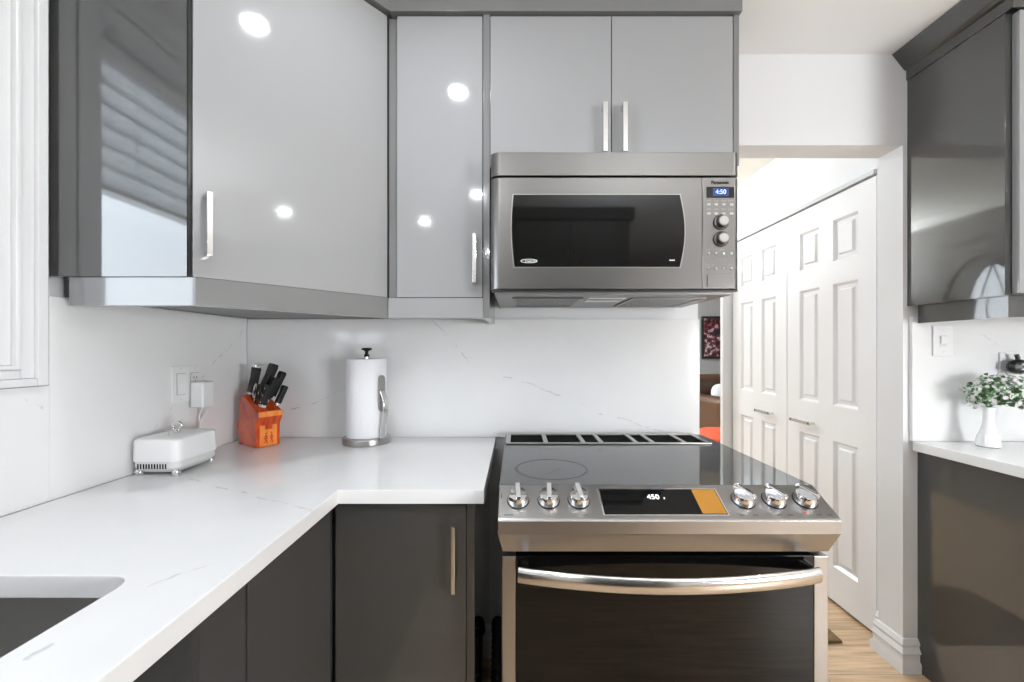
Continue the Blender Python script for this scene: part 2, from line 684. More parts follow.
# left wall with the window opening (y -0.56 .. 0.842, z 1.28 .. 2.16)
WY0, WY1, WZ0, WZ1 = -0.56, 0.842, 1.28, 2.16
b = box(-1.32, -1.12, -3.3, WY0, 0, CEIL)
box(-1.32, -1.12, WY1, 1.80, 0, CEIL, bm=b)
box(-1.32, -1.12, WY0, WY1, 0, WZ0, bm=b)
box(-1.32, -1.12, WY0, WY1, WZ1, CEIL, bm=b)
struct('wall_left', b, M['wall'])
b = box(-1.12, 0.754, 1.70, 1.80, 0, CEIL)
struct('wall_back', b, M['wall'])
# wall with the doorway: pier on the right, header above
b = box(1.529, 3.12, 1.62, 1.73, 0, CEIL)
box(0.756, 1.529, 1.62, 1.73, 2.076, CEIL, bm=b)
struct('wall_doorway', b, M['wall'])
struct('wall_right', box(3.0, 3.12, -3.3, 1.62, 0, CEIL), M['wall'])
struct('wall_rear', box(-1.12, 3.0, -3.3, -3.18, 0, CEIL), M['wall'])
# closet wall along the hall: strip beside the near door, band above the doors
b = box(1.582, 1.70, 1.73, 1.797, 0, CEIL)
box(1.582, 1.70, 1.797, 3.00, 2.062, CEIL, bm=b)
box(1.640, 1.70, 1.797, 3.00, 0, 2.062, bm=b)
struct('wall_closet', b, M['wall'])
b = box(1.522, 1.70, 3.004, 3.05, 0, CEIL, bev=0.004)
box(1.518, 1.530, 3.010, 3.045, 0, 2.15, bm=b)
struct('trim_1', b, M['trim'])
struct('wall_living', box(-0.57, 4.7, 6.2, 6.3, 0, CEIL), M['greywall'])
struct('wall_living_right', box(4.6, 4.7, 3.14, 6.2, 0, CEIL), M['greywall'])
struct('wall_living_near', box(1.70, 4.6, 3.02, 3.14, 0, CEIL), M['greywall'])
struct('wall_foyer', box(-0.67, -0.57, 1.80, 6.2, 0, CEIL), M['taupe'])
cr = [(0, 0), (0.075, 0), (0.075, -0.012), (0.05, -0.03), (0.03, -0.06), (0.012, -0.075), (0.012, -0.085), (0, -0.085)]
struct('trim_2', prism([(-0.57 + u, CEIL + v) for u, v in cr], 'y', 1.80, 6.2), M['cream'])


# front door in the foyer wall with an oval leaded light
def foyer_door():
    d = box(-0.568, -0.535, 2.66, 3.56, 0.01, 2.12, bev=0.004)
    o = struct('door_3', d, M['taupe'])
    ov = [(3.11 + 0.2 * math.cos(2 * PI * k / 40), 1.38 + 0.55 * math.sin(2 * PI * k / 40)) for k in range(40)]
    g = link_mesh('glass', prism(ov, 'x', -0.536, -0.530), M['lit_glass'], o)
    path = [(-0.528, y, z) for y, z in ov]
    b = sweep(path, circ(0.014, 8), up=(1, 0, 0), closed=True)
    for s in (-1, 1):
        sweep(smooth_path([(-0.526, 3.11, 1.38 + 0.55), (-0.526, 3.11 + s * 0.09, 1.6), (-0.526, 3.11 + s * 0.04, 1.38), (-0.526, 3.11 + s * 0.09, 1.1), (-0.526, 3.11, 0.83)]), circ(0.006, 6), up=(1, 0, 0), bm=b)
    link_mesh('oval_frame', b, M['black_satin'], o)
    ar = [(-0.53, 2.74, 0.2)] + [(-0.53, 3.11 - 0.37 * math.cos(PI * k / 24), 1.62 + 0.40 * math.sin(PI * k / 24)) for k in range(25)] + [(-0.53, 3.48, 0.2)]
    link_mesh('arch_moulding', sweep(ar, circ(0.012, 8), up=(1, 0, 0)), M['taupe'], o)
    link_mesh('door_handle', lathe([(0, 0), (0.03, 0), (0.03, 0.01), (0.012, 0.012), (0.012, 0.04), (0.028, 0.05), (0.028, 0.07), (0, 0.078)], 20, (-0.535, 3.49, 1.0), (1, 0, 0)), M['nickel'], o)


foyer_door()

# baseboards
bb = [(0, 0), (0.020, 0), (0.020, 0.035), (0.013, 0.045), (0.013, 0.07), (0.019, 0.078), (0.010, 0.098), (0.014, 0.11), (0.006, 0.128), (0, 0.13)]


def mitred(path, prof):
    """profile (out, up) along a floor path, out = right-hand side of travel"""
    b = bmesh.new()
    P = [Vector((x, y, 0)) for x, y in path]
    rings = []
    for i, p in enumerate(P):
        dirs = []
        if i > 0:
            dirs.append((P[i] - P[i - 1]).normalized())
        if i < len(P) - 1:
            dirs.append((P[i + 1] - P[i]).normalized())
        ns = [Vector((d.y, -d.x, 0)) for d in dirs]
        nn = sum(ns, Vector()).normalized()
        k = 1.0 / nn.dot(ns[0])
        rings.append([b.verts.new(p + nn * u * k + Vector((0, 0, v))) for u, v in prof])
    m = len(prof)
    for A, B in zip(rings[:-1], rings[1:]):
        for k in range(m):
            fan(b, (A[k], A[(k + 1) % m], B[(k + 1) % m], B[k]))
    fan(b, rings[0])
    fan(b, rings[-1])
    bmesh.ops.recalc_face_normals(b, faces=list(b.faces))
    return b


# runs round the pier: along the jamb towards the camera, then along its face (out = away from the wall)
struct('baseboard_doorway', mitred([(1.584, 1.62), (1.529, 1.62), (1.529, 1.73), (1.580, 1.73), (1.580, 1.79)], [(-u, v) for u, v in bb]), M['trim'])
struct('baseboard_back', mitred([(0.75, 1.70), (-1.10, 1.70)], [(-u, v) for u, v in bb]), M['trim'])


# window: casing, sash, glass
def window():
    fr = bmesh.new()

    def casing(y0, y1, z0, z1):
        # stepped casing, outer edge (y0,y1,z0,z1), each step a frame
        for (ins0, ins1, th) in ((0.0, 0.022, 0.030), (0.022, 0.048, 0.022), (0.048, 0.060, 0.027), (0.060, 0.117, 0.016)):
            oy0, oy1, oz0, oz1 = y0 + ins0, y1 - ins0, z0 + ins0 * 0.8, z1 - ins0 * 0.8
            iy0, iy1, iz0, iz1 = y0 + ins1, y1 - ins1, z0 + ins1 * 0.8, z1 - ins1 * 0.8
            x0, x1 = -1.1195, -1.1195 + th
            for (a, c, d, e) in ((oy0, iy0, oz0, oz1), (iy1, oy1, oz0, oz1), (iy0, iy1, oz0, iz0), (iy0, iy1, iz1, oz1)):
                box(x0, x1, a, c, d, e, bev=0.003, bm=fr)
    casing(WY0 - 0.115, WY1 + 0.115, WZ0 - 0.095, WZ1 + 0.095)
    w = struct('window_1', fr, M['trim'])
    sa = bmesh.new()
    for (a, c, d, e) in ((WY0, WY0 + 0.05, WZ0, WZ1), (WY1 - 0.05, WY1, WZ0, WZ1), (WY0 + .05, WY1 - .05, WZ0, WZ0 + 0.05), (WY0 + .05, WY1 - .05, WZ1 - 0.05, WZ1), (0.115, 0.165, WZ0 + .05, WZ1 - .05)):
        box(-1.30, -1.25, a, c, d, e, bev=0.004, bm=sa)
    link_mesh('window_frame', sa, M['trim'], w)
    link_mesh('glass_pane', box(-1.278, -1.272, WY0 + 0.045, WY1 - 0.045, WZ0 + 0.045, WZ1 - 0.045), M['pane'], w)


window()
struct('trim_3', prism([(-1.12 + u, CEIL + v) for u, v in cr], 'y', -3.18, 0.955), M['trim'])


def blind():
    t = thing('window_blind', 'white slatted blind pulled part way down in the window left of the camera', 'blind', (-1.19, 0.14, 1.73))
    part('headrail', box(-1.225, -1.165, WY0 + 0.01, WY1 - 0.01, WZ1 - 0.055, WZ1 - 0.004, 0.003), M['trim'], t)
    s = bmesh.new()
    k = 0
    z = 1.772
    while z < WZ1 - 0.07:
        c = box(-0.037, 0.037, WY0 + 0.012, WY1 - 0.012, -0.0015, 0.0015)
        xf(c, Matrix.Translation((-1.195, 0, z)) @ Matrix.Rotation(math.radians(80), 4, 'Y'))
        add(s, c)
        z += 0.060
    part('slats', s, M['blind'], t)
    part('bottom_rail', box(-1.22, -1.17, WY0 + 0.012, WY1 - 0.012, 1.725, 1.742, 0.003), M['trim'], t)
    for y in (WY0 + 0.2, 0.14, WY1 - 0.2):
        part('ladder_cord', box(-1.197, -1.193, y - 0.002, y + 0.002, 1.742, WZ1 - 0.05), M['cord_white'], t)


blind()


# bifold closet doors (six moulded panels each)
def panel_door(name, y0, y1):
    Z0, Z1 = 0.018, 2.034
    xf0 = 1.582
    ycuts = [y0, y0 + 0.097, y0 + 0.246, y0 + 0.340, y0 + 0.488, y1]
    zcuts = [Z0, 0.19, 0.815, 0.99, 1.595, 1.706, 1.913, Z1]
    b = bmesh.new()
    cache = {}

    def V(x, y, z):
        k = (round(x, 5), round(y, 5), round(z, 5))
        if k not in cache:
            cache[k] = b.verts.new((x, y, z))
        return cache[k]

    def ring(y0, y1, z0, z1, i, x):
        return [V(x, y0 + i, z0 + i), V(x, y1 - i, z0 + i), V(x, y1 - i, z1 - i), V(x, y0 + i, z1 - i)]
    for i in range(5):
        for j in range(7):
            a, c, d, e = ycuts[i], ycuts[i + 1], zcuts[j], zcuts[j + 1]
            if i in (1, 3) and j in (1, 3, 5):
                rs = [ring(a, c, d, e, 0, xf0), ring(a, c, d, e, 0.012, xf0 + 0.013), ring(a, c, d, e, 0.028, xf0 + 0.011), ring(a, c, d, e, 0.036, xf0 + 0.002)]
                for A, B in zip(rs[:-1], rs[1:]):
                    for k in range(4):
                        fan(b, (A[k], A[(k + 1) % 4], B[(k + 1) % 4], B[k]))
                fan(b, rs[-1])
            else:
                fan(b, (V(xf0, a, d), V(xf0, c, d), V(xf0, c, e), V(xf0, a, e)))
    xb = 1.615
    bk = [V(xb, y0, Z0), V(xb, y1, Z0), V(xb, y1, Z1), V(xb, y0, Z1)]
    fan(b, bk)
    edge_b = [V(xf0, y, Z0) for y in ycuts]
    edge_t = [V(xf0, y, Z1) for y in ycuts]
    edge_l = [V(xf0, y0, z) for z in zcuts]
    edge_r = [V(xf0, y1, z) for z in zcuts]
    fan(b, edge_b + [bk[1], bk[0]])
    fan(b, edge_t + [bk[2], bk[3]])
    fan(b, edge_l + [bk[3], bk[0]])
    fan(b, edge_r + [bk[2], bk[1]])
    bmesh.ops.recalc_face_normals(b, faces=list(b.faces))
    return struct(name, b, M['door_white'])


d1 = panel_door('door_1', 1.800, 2.390)
d2 = panel_door('door_2', 2.396, 2.990)
for d, (ya, yb) in ((d1, (2.165, 2.325)), (d2, (2.51, 2.67))):
    h = box(1.548, 1.556, ya, yb, 0.868, 0.886, 0.002)
    box(1.548, 1.582, ya + 0.006, ya + 0.014, 0.871, 0.883, bm=h)
    box(1.548, 1.582, yb - 0.014, yb - 0.006, 0.871, 0.883, bm=h)
    link_mesh('door_handle', h, M['nickel'], d)
tb = box(1.568, 1.640, 1.798, 2.998, 2.040, 2.0615, 0.003)
struct('trim_4', tb, M['track'])


# ------------------------------------------------------------------ stone slabs
solo('backsplash', box(-1.101, 0.752, 1.68, 1.699, 0.9102, 1.394, 0.0008), M['q_back'],
     'white veined stone backsplash behind the stove and paper towel', 'backsplash', (-0.17, 1.69, 0.911))
b = box(-1.119, -1.102, 0.968, 1.6795, 0.9102, 1.394, 0.0008)
box(-1.119, -1.102, -1.2, 0.968, 0.9102, 1.183, 0.0008, bm=b)
solo('backsplash', b, M['q_left'], 'white veined stone backsplash on the left wall under the window casing', 'backsplash', (-1.11, 0.5, 0.911))
solo('backsplash', box(1.552, 2.99, 1.605, 1.619, 0.9102, 1.395, 0.0008), M['q_right'],
     'white stone backsplash behind the vase on the right', 'backsplash', (2.2, 1.612, 0.911))


def counter():
    out = [(-1.1015, -1.2), (-0.4526, -1.2), (-0.4526, 1.0455), (-0.0816, 1.0455), (-0.0816, 1.6795), (-1.1015, 1.6795)]
    hole = rrect(-1.00, -0.60, -0.12, 0.6485, 0.035, 6)
    b = bmesh.new()
    for loop in (out, hole):
        vs = [b.verts.new((x, y, 0.91)) for x, y in loop]
        for i in range(len(vs)):
            b.edges.new((vs[i], vs[(i + 1) % len(vs)]))
    bmesh.ops.triangle_fill(b, edges=list(b.edges), use_beauty=True)
    r = bmesh.ops.extrude_face_region(b, geom=list(b.faces))
    for v in r['geom']:
        if isinstance(v, bmesh.types.BMVert):
            v.co.z = 0.8735
    bmesh.ops.recalc_face_normals(b, faces=list(b.faces))
    ed = [e for e in b.edges if len(e.link_faces) == 2 and e.calc_face_angle(0) > 1.2 and abs(e.verts[0].co.z - e.verts[1].co.z) < 1e-4]
    bmesh.ops.bevel(b, geom=ed, offset=0.003, segments=2, profile=0.5, affect='EDGES')
    solo('countertop', b, M['q_top'], 'white veined L-shaped stone countertop with the sink cut-out, left of the stove', 'countertop', (-0.78, 0.2, 0.877))


counter()
solo('countertop', box(1.551, 2.99, 0.955, 1.6045, 0.8735, 0.91, 0.003), M['q_top_right'],
     'white stone countertop under the vase on the right', 'countertop', (2.2, 1.28, 0.877))


def sink():
    t = thing('kitchen_sink', 'undermount stainless steel sink set into the left counter', 'sink', (-0.8, 0.264, 0.66))
    b = box(-1.015, -1.002, -0.135, 0.664, 0.66, 0.8728)
    box(-0.598, -0.585, -0.135, 0.664, 0.66, 0.8728, bm=b)
    box(-1.002, -0.598, 0.651, 0.664, 0.66, 0.8728, bm=b)
    box(-1.002, -0.598, -0.135, -0.122, 0.66, 0.8728, bm=b)
    box(-1.002, -0.598, -0.122, 0.651, 0.66, 0.668, bm=b)
    part('bowl', b, M['steel_dark'], t)
    part('drain', lathe([(0, 0.6685), (0.045, 0.6685), (0.045, 0.671), (0.03, 0.670), (0, 0.6695)], 24, (-0.8, 0.27, 0)), M['chrome'], t)


sink()


# ------------------------------------------------------------------ cabinets
def bar_handle(face, z0, z1, normal, proud=0.034, w=0.013, t=0.010):
    """square bar pull. face: (x,y) on the door face, normal: outward (nx,ny)"""
    nx, ny = normal
    L = z1 - z0
    b = box(-w / 2, w / 2, -proud, -proud + t, 0, L, 0.0015)
    for z in (0.0, L - w):
        box(-w / 2, w / 2, -proud + t - 0.001, 0.0, z, z + w, 0.001, bm=b)
    ang = math.atan2(ny, nx) + PI / 2
    return xf(b, Matrix.Translation((face[0], face[1], z0)) @ Matrix.Rotation(ang, 4, 'Z'))


UB, UT, VB = 1.4405, 2.366, 1.372        # upper doors' bottom and top, valance bottom


def upper_corner():
    t = thing('corner_wall_cabinet', 'grey corner wall cabinet with one large diagonal glossy door, above the knife block', 'cabinet', (-0.9, 1.45, VB))
    A, B = Vector((-0.764, 0.967)), Vector((-0.4225, 1.350))
    d = (B - A).normalized()
    n = Vector((d.y, -d.x))
    a2, b2 = A - n * 0.021, B - n * 0.021
    # carcass: outline seen from above, side panel flush at y 0.967
    poly = [(-1.1, 0.967), (-0.7765, 0.967), (a2.x - .004, a2.y), (b2.x, b2.y - .004), (-0.4225, 1.3695), (-0.4225, 1.678), (-1.1, 1.678)]
    part('body', prism(poly, 'z', UB, 2.372), M['dark_gloss'], t)
    # underside board and valance
    ip = [(-1.1, 1.0), (-0.80, 1.0), (-0.46, 1.39), (-0.4225, 1.40), (-0.4225, 1.678), (-1.1, 1.678)]
    part('bottom_board', prism(ip, 'z', 1.3955, UB - 0.0005), M['dark_matt'], t)
    vp = [(-1.06, 0.972), (-0.7765, 0.972), (A.x + 0.004, A.y + .006), (B.x, B.y - .002), (B.x, B.y + 0.018), (a2.x, a2.y), (-0.79, 0.990), (-1.06, 0.990)]
    part('valance', prism(vp, 'z', VB, UB - 0.0005, 0.001), M['mid_gloss'], t)
    dp = [tuple(A + d * 0.002), tuple(B - d * 0.002), tuple(B - d * 0.002 - n * 0.02), tuple(A + d * 0.002 - n * 0.02)]
    dr = part('door', prism(dp, 'z', UB, UT, 0.0012), M['light_gloss'], t)
    hp = A + d * 0.028
    part('handle', bar_handle((hp.x, hp.y), 1.489, 1.641, (n.x, n.y)), M['nickel'], dr)


upper_corner()


def upper_narrow():
    t = thing('narrow_wall_cabinet', 'narrow one-door grey wall cabinet above the paper towel, left of the microwave', 'cabinet', (-0.26, 1.5, VB))
    part('body', box(-0.4215, -0.1090, 1.3715, 1.678, 1.3955, 2.372), M['dark_gloss'], t)
    part('filler_strip', box(-0.4215, -0.394, 1.362, 1.371, UB, UT), M['mid_gloss'], t)
    dr = part('door', box(-0.3915, -0.1105, 1.350, 1.3705, UB, UT, 0.0012), M['light_gloss'], t)
    part('handle', bar_handle((-0.134, 1.350), 1.484, 1.640, (0, -1)), M['nickel'], dr)
    part('valance', box(-0.4215, -0.1090, 1.351, 1.3705, VB, UB - 0.002, 0.001), M['light_gloss'], t)


upper_narrow()


def upper_double():
    t = thing('over_range_cabinet', 'two-door grey wall cabinet mounted directly above the microwave', 'cabinet', (0.31, 1.5, 1.87))
    b = box(-0.0860, 0.7150, 1.3720, 1.678, 1.875, 2.372)
    part('body', b, M['dark_gloss'], t)
    part('gable', box(-0.1080, -0.0862, 1.350, 1.678, VB, 2.372, 0.0008), M['mid_gloss'], t)
    part('gable', box(0.7165, 0.7345, 1.350, 1.615, 1.875, 2.372, 0.0008), M['mid_gloss'], t)
    for x0, x1, hx in ((-0.0845, 0.3135, 0.288), (0.3160, 0.7140, 0.352)):
        dr = part('door', box(x0, x1, 1.350, 1.3710, 1.872, UT, 0.0012), M['light_gloss'], t)
        part('handle', bar_handle((hx, 1.350), 1.905, 2.065, (0, -1), w=0.015), M['nickel'], dr)


upper_double()
# fascia that runs over all three left-hand wall cabinets
b = box(-0.4225, 0.740, 1.338, 1.678, 2.374, CEIL - 0.001, 0.002)
A, B = Vector((-0.764, 0.967)), Vector((-0.4225, 1.350))
prism([(-1.1, 0.955), (-0.757, 0.955), (-0.412, 1.338), (-0.4225, 1.678), (-1.1, 1.678)], 'z', 2.374, CEIL - 0.001, 0.002, bm=b)
solo('cabinet_fascia', b, M['mid_gloss'], 'grey fascia board closing the gap between the left wall cabinets and the ceiling', 'fascia', (0, 1.5, 2.374))


def upper_right():
    t = thing('right_wall_cabinet', 'dark grey glossy wall cabinet with crown moulding above the vase', 'cabinet', (2.0, 1.45, VB))
    X = 1.545
    part('body', box(X, 2.98, 1.295, 1.6195, UB, 2.33, 0.001), M['dark_gloss'], t)
    part('bottom_board', box(X + 0.05, 2.98, 1.33, 1.604, 1.4, UB - 0.0005), M['dark_matt'], t)
    v = box(X + 0.028, X + 0.046, 1.31, 1.604, VB, UB - 0.0005)
    box(X + 0.046, 2.98, 1.31, 1.328, VB, UB - 0.0005, bm=v)
    part('valance', v, M['dark_gloss'], t)
    for k in range(3):
        x0 = X + 0.020 + k * 0.47
        dr = part('door', box(x0, x0 + 0.466, 1.274, 1.294, UB + 0.004, 2.325, 0.0012), M['light_gloss'], t)
        part('handle', bar_handle((x0 + 0.43, 1.274), 1.489, 1.645, (0, -1)), M['nickel'], dr)
    # crown: cove profile along the side and the front, mitred
    prof = [(0.0, 2.331), (0.004, 2.331), (0.004, 2.368), (0.012, 2.372), (0.028, 2.392), (0.060, CEIL - 0.0015), (0.0, CEIL - 0.0015)]
    part('crown_moulding', mitred([(X, 1.6195), (X, 1.275), (2.98, 1.275)], prof), M['dark_gloss'], t)


def mitred(path, prof):
    b = bmesh.new()
    P = [Vector((x, y, 0)) for x, y in path]
    rings = []
    for i, p in enumerate(P):
        ns = []
        if i > 0:
            d = (P[i] - P[i - 1]).normalized()
            ns.append(Vector((d.y, -d.x, 0)))
        if i < len(P) - 1:
            d = (P[i + 1] - P[i]).normalized()
            ns.append(Vector((d.y, -d.x, 0)))
        nn = sum(ns, Vector()).normalized()
        k = 1.0 / nn.dot(ns[0])
        rings.append([b.verts.new(p + nn * u * k + Vector((0, 0, v))) for u, v in prof])
    m = len(prof)
    for R0, R1 in zip(rings[:-1], rings[1:]):
        for k in range(m):
            fan(b, (R0[k], R0[(k + 1) % m], R1[(k + 1) % m], R1[k]))
    fan(b, rings[0])
    fan(b, rings[-1])
    bmesh.ops.recalc_face_normals(b, faces=list(b.faces))
    return b


upper_right()


def base_corner():
    t = thing('corner_base_cabinet', 'dark grey corner base cabinet with two doors meeting below the paper towel', 'cabinet', (-0.7, 1.3, 0))
    poly = [(-1.1, 0.729), (-0.4995, 0.729), (-0.4995, 1.0915), (-0.1290, 1.0915), (-0.1290, 1.672), (-1.1, 1.672)]
    part('body', prism(poly, 'z', 0.10, 0.8725), M['dark_matt'], t)
    tk = [(-1.1, 0.729), (-0.55, 0.729), (-0.55, 1.14), (-0.1290, 1.14), (-0.1290, 1.672), (-1.1, 1.672)]
    part('toe_kick', prism(tk, 'z', 0.0, 0.0995), M['dark_matt'], t)
    part('door', box(-0.4985, -0.478, 0.7305, 1.066, 0.104, 0.862, 0.0012), M['dark_gloss'], t)
    dr = part('door', box(-0.471, -0.1305, 1.070, 1.0905, 0.104, 0.862, 0.0012), M['dark_gloss'], t)
    part('handle', bar_handle((-0.160, 1.070), 0.648, 0.818, (0, -1), w=0.011), M['nickel'], dr)
    part('gable', box(-0.1285, -0.1080, 1.070, 1.672, 0.0, 0.8725, 0.0008), M['dark_gloss'], t)


base_corner()


def base_sink():
    t = thing('sink_base_cabinet', 'dark grey base cabinet with glossy doors below the sink', 'cabinet', (-0.8, -0.2, 0))
    b = box(-1.1, -0.4995, 0.709, 0.7275, 0.10, 0.8725)
    box(-1.1, -0.4995, -1.19, -1.17, 0.10, 0.8725, bm=b)
    box(-1.1, -1.085, -1.17, 0.709, 0.10, 0.8725, bm=b)
    box(-1.085, -0.4995, -1.17, 0.709, 0.10, 0.12, bm=b)
    part('body', b, M['dark_matt'], t)
    part('toe_kick', box(-1.1, -0.55, -1.19, 0.7275, 0.0, 0.0995), M['dark_matt'], t)
    for k in range(4):
        y1 = 0.7255 - k * 0.478
        dr = part('door', box(-0.4985, -0.478, y1 - 0.475, y1, 0.104, 0.862, 0.0012), M['dark_gloss'], t)
        hy = y1 - 0.44 if k % 2 == 0 else y1 - 0.035
        part('handle', bar_handle((-0.478, hy), 0.65, 0.815, (1, 0), w=0.011), M['nickel'], dr)


base_sink()


def base_right():
    t = thing('right_base_cabinet', 'dark grey glossy base cabinet end panel below the right countertop', 'cabinet', (2.2, 1.3, 0))
    part('body', box(1.605, 2.98, 1.000, 1.6195, 0.10, 0.8725), M['dark_matt'], t)
    part('end_panel', box(1.5855, 1.6045, 0.975, 1.6195, 0.0, 0.8725, 0.001), M['dark_gloss'], t)
    part('toe_kick', box(1.605, 2.98, 1.05, 1.6195, 0.0, 0.0995), M['dark_matt'], t)
    for k in range(3):
        x0 = 1.607 + k * 0.456
        dr = part('door', box(x0, x0 + 0.453, 0.978, 0.9985, 0.104, 0.862, 0.0012), M['dark_gloss'], t)
        part('handle', bar_handle((x0 + 0.42, 0.978), 0.65, 0.815, (0, -1), w=0.011), M['nickel'], dr)


base_right()


def pantry():
    t = thing('tall_cabinet', 'tall dark grey pantry cabinet standing behind the camera', 'cabinet', (0.45, -1.2, 0))
    part('body', box(-0.02, 0.94, -1.52, -0.925, 0.10, 2.34), M['dark_gloss'], t)
    part('toe_kick', box(-0.02, 0.94, -1.52, -0.98, 0, 0.0995), M['dark_matt'], t)
    for x0, hx in ((0.0, 0.425), (0.462, 0.495)):
        for z0, z1, h in ((0.105, 1.84, 1.0), (1.845, 2.33, 1.93)):
            dr = part('door', box(x0, x0 + 0.459, -0.924, -0.903, z0, z1, 0.0012), M['dark_gloss'], t)
            b = bar_handle((0, 0), 0, 0.15, (0, -1))
            xf(b, Matrix.Translation((hx, -0.903, h)) @ Matrix.Rotation(PI, 4, 'Z'))
            part('handle', b, M['nickel'], dr)
    part('crown_moulding', box(-0.05, 0.97, -1.52, -0.87, 2.342, CEIL - 0.002, 0.004), M['dark_gloss'], t)


pantry()


# ------------------------------------------------------------------ recessed lights
def can_light(x, y):
    t = thing('recessed_light', 'round white recessed downlight in the ceiling', 'ceiling light', (x, y, CEIL), 0, 'recessed ceiling downlights')
    part('trim_ring', lathe([(0.040, -0.001), (0.040, -0.006), (0.062, -0.004), (0.062, -0.001)], 32, (x, y, CEIL)), M['trim'], t)
    part('lens', lathe([(0, -0.001), (0.039, -0.001), (0.039, -0.004), (0, -0.004)], 32, (x, y, CEIL)), M['lamp'], t)


for c in CANS + HALL + FOYER:
    can_light(c[0], c[1])


# ------------------------------------------------------------------ stove
def stove():
    L, R, CXs = -0.042, 0.741, 0.35
    t = thing('stove', 'stainless steel slide-in electric stove with black glass top and oven door', 'stove', (CXs, 1.28, 0))
    # carcass
    part('body', prism([(0.9850, 0.06), (0.9850, 0.86), (1.026, 0.88), (1.026, 0.9200), (1.64, 0.9200), (1.64, 0.06)], 'x', -0.034, 0.729), M['black_satin'], t)
    for x in (0.0, 0.69):
        for y in (1.03, 1.58):
            part('foot', lathe([(0, 0), (0.02, 0), (0.02, 0.01), (0.012, 0.014), (0.012, 0.0595), (0, 0.0595)], 16, (x, y, 0)), M['black_plastic'], t)
    # cooktop glass
    ct = part('cooktop', box(L, R, 1.0232, 1.640, 0.9205, 0.930, 0.002), M['cooktop'], t)
    rg = bmesh.new()
    cx, cy, r0, r1 = 0.100, 1.165, 0.096, 0.103
    n = 64
    for k in range(n):
        a, c = 2 * PI * k / n, 2 * PI * (k + 1) / n
        v = [rg.verts.new((cx + r * math.cos(q), cy + r * 0.98 * math.sin(q), 0.9303)) for r, q in ((r0, a), (r1, a), (r1, c), (r0, c))]
        rg.faces.new(v)
    bmesh.ops.remove_doubles(rg, verts=list(rg.verts), dist=1e-5)
    part('burner_ring', rg, M['ring'], ct)
    # vent trim along the back
    V1 = R - 0.042
    vt = box(L + 0.006, V1, 1.462, 1.474, 0.9302, 0.9355, 0.0015)
    box(L + 0.006, V1, 1.612, 1.638, 0.9302, 0.9365, 0.0015, bm=vt)
    for x in (L + 0.006, 0.10, 0.235, 0.300, 0.425, 0.485, 0.600, V1 - 0.016):
        box(x, x + 0.016, 1.473, 1.613, 0.9302, 0.9355, 0.001, bm=vt)
    part('vent_trim', vt, M['steel'], t)
    part('vent_recess', box(L + 0.007, V1 - 0.001, 1.463, 1.637, 0.9301, 0.9312), M['slit'], t)
    # control panel: sloped top, nose, apron tapering back
    prof = [(1.0225, 0.9300), (0.936, 0.8845), (0.930, 0.878), (0.930, 0.849), (0.934, 0.845), (0.957, 0.797), (0.984, 0.797), (0.984, 0.870), (1.0225, 0.890)]
    b = bmesh.new()
    lo, hi = [], []
    for (y, z) in prof:
        inset = 0.0 if z > 0.84 else 0.010
        lo.append(b.verts.new((-0.0405 + inset, y, z)))
        hi.append(b.verts.new((0.7385 - inset, y, z)))
    m = len(prof)
    fan(b, lo)
    fan(b, hi[::-1])
    for i in range(m):
        fan(b, (lo[i], hi[i], hi[(i + 1) % m], lo[(i + 1) % m]))
    bmesh.ops.recalc_face_normals(b, faces=list(b.faces))
    cp = part('control_panel', b, M['steel'], t)
    # local frame of the sloped panel: u = x, v = up the slope, w = normal
    p0 = Vector((0, 0.936, 0.8845))
    v = (Vector((0, 1.0225, 0.930)) - p0).normalized()
    w = Vector((0, -v.z, v.y))
    S = Matrix(((1, 0, 0, 0), (0, v.y, w.y, p0.y), (0, v.z, w.z, p0.z), (0, 0, 0, 1)))
    # display
    ds = box(0.204, 0.488, 0.008, 0.0835, 0.0002, 0.0016, 0.0006)
    dp = part('display', xf(ds, S), M['black_glass'], cp)
    part('display_rim', xf(box(0.201, 0.491, 0.0055, 0.086, 0.00005, 0.0008), S), M['chrome'], cp)
    part('amber_reflection', xf(box(0.430, 0.486, 0.0095, 0.082, 0.0016, 0.0019), S), M['amber'], dp)  # amber reflection in the display glass, painted as a flat coloured patch
    part('digits', text_bm('450', 0.020, S @ Matrix.Translation((0.330, 0.058, 0.0018))), M['white_digits'], dp)
    part('digits', text_bm('F', 0.008, S @ Matrix.Translation((0.356, 0.054, 0.0018))), M['white_digits'], dp)
    part('dial_print', xf(box(-0.028, -0.006, 0.006, 0.0085, 0.00005, 0.0004), S), M['grey_print'], cp)
    for x in (0.152, 0.515, 0.545, 0.60, 0.625, 0.69, 0.715):
        part('dial_print', xf(box(x, x + 0.012, 0.006, 0.008, 0.00005, 0.0004), S), M['grey_print'], cp)
    part('indicator_mark', xf(box(0.664, 0.672, 0.013, 0.017, 0.00005, 0.0005), S), M['red_dot'], cp)
    # knobs
    for x, ang in ((0.005, 3), (0.078, -3), (0.150, 8), (0.542, 40), (0.616, 38), (0.690, 42)):
        K = S @ Matrix.Translation((x, 0.050, 0)) @ Matrix.Rotation(math.radians(ang), 4, 'Z')
        kb = lathe([(0, 0.0015), (0.0255, 0.0015), (0.0255, 0.006), (0.0235, 0.018), (0.021, 0.0225), (0.0, 0.0235)], 28)
        kn = part('knob', xf(kb, K), M['chrome'], t)
        gr = prism([(-0.024, 0.022), (0.027, 0.022), (0.028, 0.031), (0.022, 0.036), (-0.018, 0.033), (-0.024, 0.028)], 'x', -0.0058, 0.0058, 0.0015)
        part('grip', xf(gr, K), M['chrome'], kn)
        part('skirt', xf(lathe([(0, 0.0002), (0.027, 0.0002), (0.027, 0.0014), (0, 0.0014)], 28), K), M['black_plastic'], kn)
